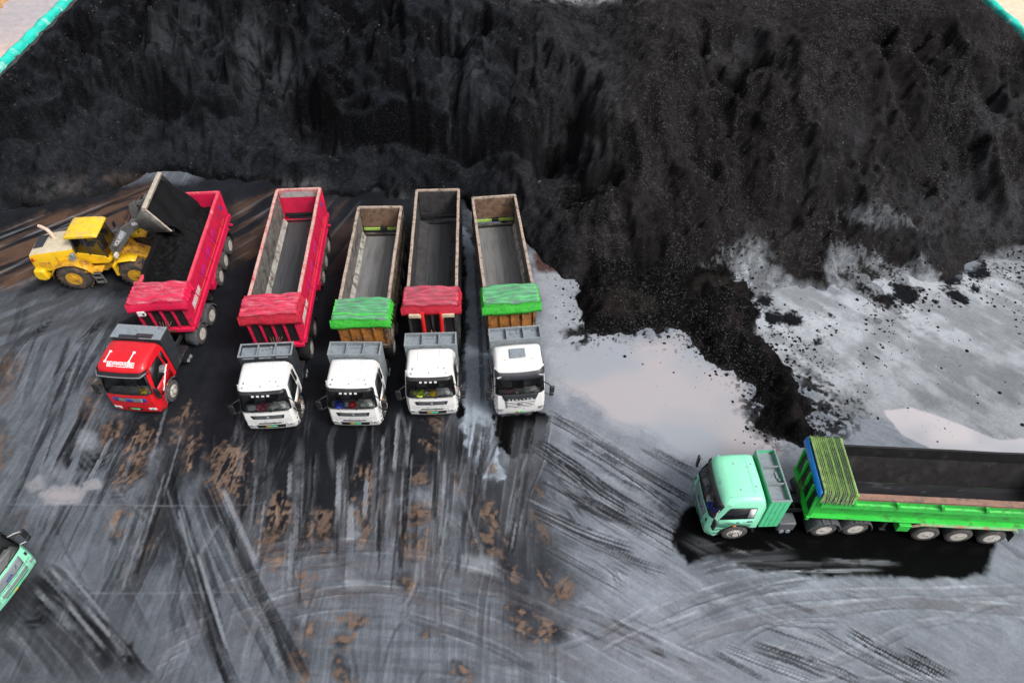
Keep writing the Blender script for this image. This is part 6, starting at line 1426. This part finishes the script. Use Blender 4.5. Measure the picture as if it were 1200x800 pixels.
# ------------------------------------------------------------------ WHEEL LOADER (rear axle at the root, facing +x)
def make_loader():
    root = empty('wheel_loader', (-24.83, 30.41, 0), R(4.5))
    tag(root, 'yellow wheel loader tipping its raised bucket over the red trailer', 'wheel loader')
    wr = .90
    def big_wheel(x, sd):
        g = MB(); y = 1.44
        g.lathe([(.42, -.02), (.55, .01), (.76, -.02), (.86, -.10), (wr, -.18), (wr, -.50), (.86, -.58), (.60, -.66), (.42, -.66)], n=40)
        for k in range(22):
            a = 2 * PI * k / 22
            g.box(((wr + .02) * math.cos(a), -.22, (wr + .02) * math.sin(a)), (.07, .28, .10), (0, -a, .35)); g.box(((wr + .02) * math.cos(a + .14), -.46, (wr + .02) * math.sin(a + .14)), (.07, .28, .10), (0, -a - .14, -.35))
        o = g.build('wheel', M['tyre_mud'], root, smooth=40)
        o.matrix_basis = Matrix.Translation((x, sd * y, wr)) @ Matrix.Rotation(0 if sd > 0 else PI, 4, 'Z')
        r = MB(); r.lathe([(.44, -.01), (.42, -.04), (.38, -.16), (.30, -.18), (.26, -.06), (.20, -.04), (.19, .02), (.001, .03)], n=28)
        for k in range(10): a = 2 * PI * k / 10; r.lathe([(.03, -.17), (.03, -.13), (.001, -.13)], c=(.34 * math.cos(a), 0, .34 * math.sin(a)), n=6)
        r.build('rim', M['yellowmud'], o, smooth=40)
    for x in (0, 3.41):
        for sd in (-1, 1): big_wheel(x, sd)
    # rear frame, axles, counterweight
    g = MB(); g.prism([(-2.0, .75), (-2.0, 1.25), (1.6, 1.35), (1.9, .95), (1.5, .65)], -.55, .55); g.tube([(0, -1.0, wr), (0, 1.0, wr)], .22, 12); g.build('rear_frame', M['yellowmud'], root, .03)
    g = MB(); g.prism([(-2.14, .75), (-2.20, 1.05), (-2.10, 1.45), (-1.55, 1.42), (-1.42, .8), (-1.7, .62)], -1.22, 1.22); g.build('counterweight', M['yellow'], root, .12)
    # engine hood: tapering, with side vents and a grille on top
    secs = []
    for x, hw, zt, zs in ((-2.10, .86, 2.08, 1.82), (-2.02, .95, 2.28, 2.0), (-1.5, 1.02, 2.42, 2.12), (-.3, 1.02, 2.55, 2.22), (.42, .98, 2.60, 2.26)):
        secs.append([(x, -hw, 1.25), (x, -hw, zs), (x, -hw + .10, zt - .03), (x, -hw + .22, zt), (x, 0, zt + .03), (x, hw - .22, zt), (x, hw - .10, zt - .03), (x, hw, zs), (x, hw, 1.25)])
    g = MB(); g.grid(secs, mif=lambda i, k: 1 if 2 <= k <= 5 else 0)
    g.f.append([len(g.v) - 45 + i for i in range(9)]); g.m.append(0); g.f.append([len(g.v) - 9 + i for i in range(9)][::-1]); g.m.append(0)
    hood = g.build('hood', [M['yellow'], M['hood']], root, smooth=30)
    g = MB(); g.box((-1.62, .12, 2.45), (.56, 1.05, .03), (0, -.14, 0)); g.build('top_grille', M['boxdark'], hood, .01)
    for sd in (-1, 1):
        g = MB(); g.box((-1.30, sd * 1.02, 1.72), (.56, .03, .34)); 
        for k in range(5): g.box((-1.35, sd * 1.04, 1.60 + .06 * k), (.54, .02, .02))
        g.build('side_vent', M['yellowmud'], hood, .01)
        g = MB(); g.tube([(-.55, sd * 1.026, 1.3), (-.55, sd * 1.026, 2.2)], .012, 5); g.tube([(-2.0, sd * .985, 1.98), (.4, sd * 1.0, 2.24)], .012, 5); g.build('hood_seam', M['boxdark'], hood)
        # fender over the rear wheel, with the walkway and ladder
        g = MB(); pts = [(-1.05, 1.0), (-.95, 1.45), (-.62, 1.80), (-.1, 1.96), (.5, 1.92), (.95, 1.62), (1.2, 1.25)]
        g.grid([[(a, sd * y, b - e) for a, b in pts] for y, e in ((.9, 0), (1.44, 0), (1.48, .06))]); g.build('rear_fender', M['yellowmud'], root, smooth=50, solid=.04)
        g = MB()
        for z in (.55, .88, 1.20): g.box((1.35, sd * 1.38, z), (.46, .20, .04))
        for x in (1.12, 1.58): g.box((x, sd * 1.40, .88), (.04, .10, .75), (0, -.12, 0))
        g.build('ladder', M['steel'], root, .006)
        g = MB(); g.box((1.25, sd * 1.18, 1.34), (.95, .50, .06)); g.tube([(.85, sd * 1.40, 1.36), (.85, sd * 1.40, 2.2), (1.1, sd * 1.38, 2.3)], .02, 6); g.build('walkway', M['yellowmud'], root)
        g = MB(); g.box((.30, sd * 1.0, 2.02), (.30, .26, .36)); g.lathe([(.12, 0), (.12, .22), (.001, .24)], c=(.42, sd * 1.05, 2.2), n=14, axis='z'); g.build('air_filter', M['boxgrey'], root, .02)
        g = MB(); g.box((-1.85, sd * 1.04, 2.1), (.10, .12, .16)); g.build('rear_lamp', M['redlens'], root, .02)
    g = MB(); g.tube([(-.95, .30, 2.48), (-.98, .32, 2.85), (-1.10, .36, 3.08), (-1.40, .46, 3.22), (-1.52, .50, 3.25)], [.10, .10, .10, .095, .085], 14); g.build('exhaust_pipe', M['pipe'], root, smooth=60)
    # cab
    cb = MB()
    P0 = [(.45, 1.42), (.45, 2.30), (1.15, 2.15), (1.95, 1.90), (2.15, 1.55), (1.95, 1.40)]
    cb.prism(P0, -.82, .82); cab = cb.build('cab', M['yellow'], root, .04)
    for sd in (-1, 1):
        g = MB(); g.add([(.55, sd * .80, 2.28), (1.15, sd * .81, 2.14), (2.02, sd * .80, 1.90), (1.86, sd * .74, 3.12), (.60, sd * .74, 3.12)], [(0, 1, 2, 3, 4)]); g.build('cab_glass', M['glass'], cab)
        for a, b in (((.52, .80, 2.25), (.55, .75, 3.25)), ((2.06, .80, 1.86), (1.88, .74, 3.22)), ((1.22, .81, 2.1), (1.22, .75, 3.22))):
            g = MB(); g.tube([(a[0], sd * a[1], a[2]), (b[0], sd * b[1], b[2])], .045, 6); g.build('cab_pillar', M['boxdark'], cab)
    g = MB(); g.add([(2.08, -.80, 1.86), (2.08, .80, 1.86), (1.89, .74, 3.2), (1.89, -.74, 3.2)], [(0, 1, 2, 3)]); g.build('cab_glass', M['glass'], cab)
    g = MB(); g.add([(.50, -.80, 2.3), (.50, .80, 2.3), (.54, .74, 3.2), (.54, -.74, 3.2)], [(0, 1, 2, 3)]); g.build('cab_glass', M['darkglass'], cab)
    g = MB(); g.box((.95, 0, 2.05), (.5, .5, .35)); g.box((.72, 0, 2.45), (.14, .48, .7)); g.box((1.75, 0, 2.1), (.14, .4, .5)); g.tube([(1.7, 0, 2.3), (1.5, 0, 2.45)], .04, 6); g.box((1.3, .5, 2.15), (.6, .16, .4)); g.build('cab_seat', M['seat'], cab, .03)
    g = MB(); g.prism([(.28, 3.22), (.30, 3.40), (.50, 3.46), (1.85, 3.46), (2.08, 3.38), (2.08, 3.24)], -.86, .86); g.build('roof', M['rooftop'], cab, .06)
    g = MB(); g.box((.36, .55, 3.12), (.22, .34, .24)); g.build('roof_unit', M['redpart'], cab, .03)
    g = MB(); g.tube([(.40, .80, 3.0), (.16, .84, 3.1), (.10, .84, 3.4), (.26, .82, 3.52), (.5, .82, 3.5)], .022, 6); g.build('hand_rail', M['boxgrey'], cab)
    g = MB(); g.box((2.2, 1.02, 2.7), (.06, .24, .34)); g.tube([(1.95, .8, 2.9), (2.2, 1.02, 2.88)], .02, 5); g.build('mirror', M['black'], cab, .02)
    g = MB(); g.box((2.2, -1.02, 2.7), (.06, .24, .34)); g.tube([(1.95, -.8, 2.9), (2.2, -1.02, 2.88)], .02, 5); g.build('mirror', M['black'], cab, .02)
    # front frame with fenders and lift towers
    g = MB(); g.prism([(1.7, .7), (1.8, 1.5), (2.35, 1.7), (2.55, 2.35), (3.0, 2.45), (3.25, 1.8), (4.1, 1.35), (4.2, .7)], -.48, .48); g.tube([(3.41, -1.0, wr), (3.41, 1.0, wr)], .22, 12)
    for sd in (-1, 1): g.prism([(2.3, 1.3), (2.45, 2.40), (2.75, 2.55), (3.05, 2.35), (3.2, 1.4)], sd * .48, sd * .60)
    g.build('front_frame', M['yellowmud'], root, .03)
    for sd in (-1, 1):
        g = MB(); pts = [(2.45, 1.2), (2.52, 1.62), (2.78, 1.90), (3.45, 1.98), (3.75, 1.92)]
        g.grid([[(a, sd * y, b) for a, b in pts] for y in (.70, 1.40)]); g.prism([(2.42, 1.0), (2.42, 1.66), (2.52, 1.66), (2.52, 1.0)], sd * .70, sd * 1.42); g.build('front_fender', M['yellow'], root, smooth=50, solid=.04)
        g = MB(); g.box((2.72, sd * 1.05, 2.16), (.16, .30, .22)); g.tube([(2.72, sd * 1.05, 1.9), (2.72, sd * 1.05, 2.2)], .04, 6); g.build('head_lamp', M['lamp'], root, .03)
    # boom, raised
    A, Bp = (2.62, 2.30), (5.12, 4.42)
    bm_ = MB()
    for sd in (-1, 1):
        bm_.prism([(2.40, 2.14), (2.38, 2.50), (3.45, 3.72), (3.75, 3.92), (4.35, 4.22), (5.10, 4.62), (5.28, 4.42), (5.12, 4.18), (4.45, 3.72), (3.95, 3.36), (2.85, 2.12)], sd * .62, sd * .78)
    bm_.tube([(4.02, -.66, 3.72), (4.02, .66, 3.72)], .20, 12)
    boom = bm_.build('boom', M['steel'], root, .02)
    g = MB(); g.add([(2.52, -.785, 2.44), (2.74, -.785, 2.30), (3.72, -.785, 3.42), (3.48, -.785, 3.66)], [(0, 1, 2, 3)]); g.build('decal_plate', M['tray'], boom, solid=.006)
    text_mesh('lettering', 'VOLVO', .30, M['letter'], boom, frame_mtx((3.10, -.796, 2.96), (.66, 0, .75), (-.75, 0, .66)))
    for sd in (-1, 1):
        g = MB(); g.tube([(2.35, sd * .36, 1.55), (3.2, sd * .42, 2.55)], .11, 10); g.tube([(3.2, sd * .42, 2.55), (4.02, sd * .50, 3.55)], .06, 8); g.build('lift_cylinder', M['rust'], root, smooth=50)
    g = MB(); g.tube([(2.75, 0, 2.42), (3.6, 0, 3.6)], .12, 10); g.tube([(3.6, 0, 3.6), (4.25, 0, 4.55)], .065, 8); g.build('tilt_cylinder', M['rust'], root, smooth=50)
    g = MB(); g.prism([(4.0, 4.0), (4.15, 4.75), (4.5, 4.95), (4.55, 4.55), (4.3, 3.85)], -.14, .14); g.prism([(4.35, 4.62), (4.4, 4.82), (5.2, 5.12), (5.22, 4.94)], -.09, .09); g.build('tilt_link', M['steel'], root, .02)
    g = MB()
    for k in range(3): g.tube([(2.7, .2 + .1 * k, 2.5), (3.3, .25 + .1 * k, 3.45 + .1 * k), (4.0, .2 + .12 * k, 4.35), (4.7, .3 + .1 * k, 4.9)], .025, 5)
    g.build('hose', M['rust'], root)
    g = MB(); g.box((4.35, -.50, 3.50), (.40, .34, .06), (0, -.4, 0)); g.box((4.18, -.50, 3.36), (.08, .34, .30)); g.build('step_plate', M['yellow'], root, .01)
    # bucket: curved back, side plates, worn upper edge, cutting edge with teeth-less lip
    W2 = 1.55
    back = [(5.66, 5.52), (5.36, 5.32), (5.10, 5.02), (4.98, 4.66), (5.02, 4.34), (5.22, 4.12), (5.55, 4.02), (6.05, 4.00), (6.48, 3.98)]
    g = MB()
    g.grid([[(x, y, z) for x, z in back] for y in (-W2, W2)])
    bk = g.build('bucket', M['steel'], root, smooth=40, solid=.045)
    for sd in (-1, 1):
        g = MB(); y = sd * W2; g.add([(x, y, z) for x, z in back], [tuple(range(len(back)))]); g.build('side_plate', M['bucket' if sd < 0 else 'wall_dark'], bk, solid=.045)
        g = MB(); g.tube([(5.70, y, 5.52), (6.50, y, 4.02)], .045, 6); g.build('side_edge', M['bucketedge' if sd < 0 else 'wall_dark'], bk)
    g = MB(); g.prism([(5.46, 5.40), (5.57, 5.67), (5.80, 5.64), (5.74, 5.42)], -W2 - .03, W2 + .03); g.build('upper_edge', M['bucketedge'], bk, .015)
    g = MB(); g.prism([(6.30, 3.95), (6.30, 4.03), (6.62, 4.00), (6.62, 3.96)], -W2 - .03, W2 + .03); g.build('cutting_edge', M['wall_dark'], bk, .006)
    g = MB()
    for y in (-.7, .7): g.prism([(4.85, 4.2), (4.9, 4.75), (5.15, 5.1), (5.25, 4.9), (5.1, 4.2)], y - .05, y + .05)
    g.prism([(4.95, 4.85), (5.1, 5.25), (5.3, 5.25), (5.2, 4.9)], -.2, .2); g.build('bucket_lug', M['steel'], bk, .01)
    text_mesh('lettering', '46', .36, M['letter'], boom, frame_mtx((4.35, -.79, 4.02), (.88, 0, .47), (-.47, 0, .88)))
    return root
make_loader()
T = Matrix.Translation((-24.83, 30.41, 0)) @ Matrix.Rotation(R(4.5), 4, 'Z')
mb = MB(T)
rows = []
for y in np.linspace(-1.5, 1.5, 26):
    e = 1 - (abs(y) / 1.5) ** 6
    rows.append([(x + .06 * math.sin(y * 5 + x * 7), y, z + .08 * math.sin(4 * y + 3 * x) + .05 * math.sin(11 * y + 9 * x)) for x, z in ((5.62, 5.30), (5.80, 5.25), (6.02, 5.02), (6.22, 4.66), (6.44, 4.40), (6.68, 4.18), (6.92, 3.90), (7.08, 3.55), (7.12, 3.25))])
mb.grid(rows)
mb.grid([[(5.62, y, 5.30) for y in (-1.5, 1.5)], [(5.3, y, 4.6) for y in (-1.5, 1.5)], [(6.72, y, 3.60) for y in (-1.5, 1.5)]])
tag(mb.build('bucket_coal', coal_m, None, smooth=70), 'black coal sliding out of the raised loader bucket', 'coal')
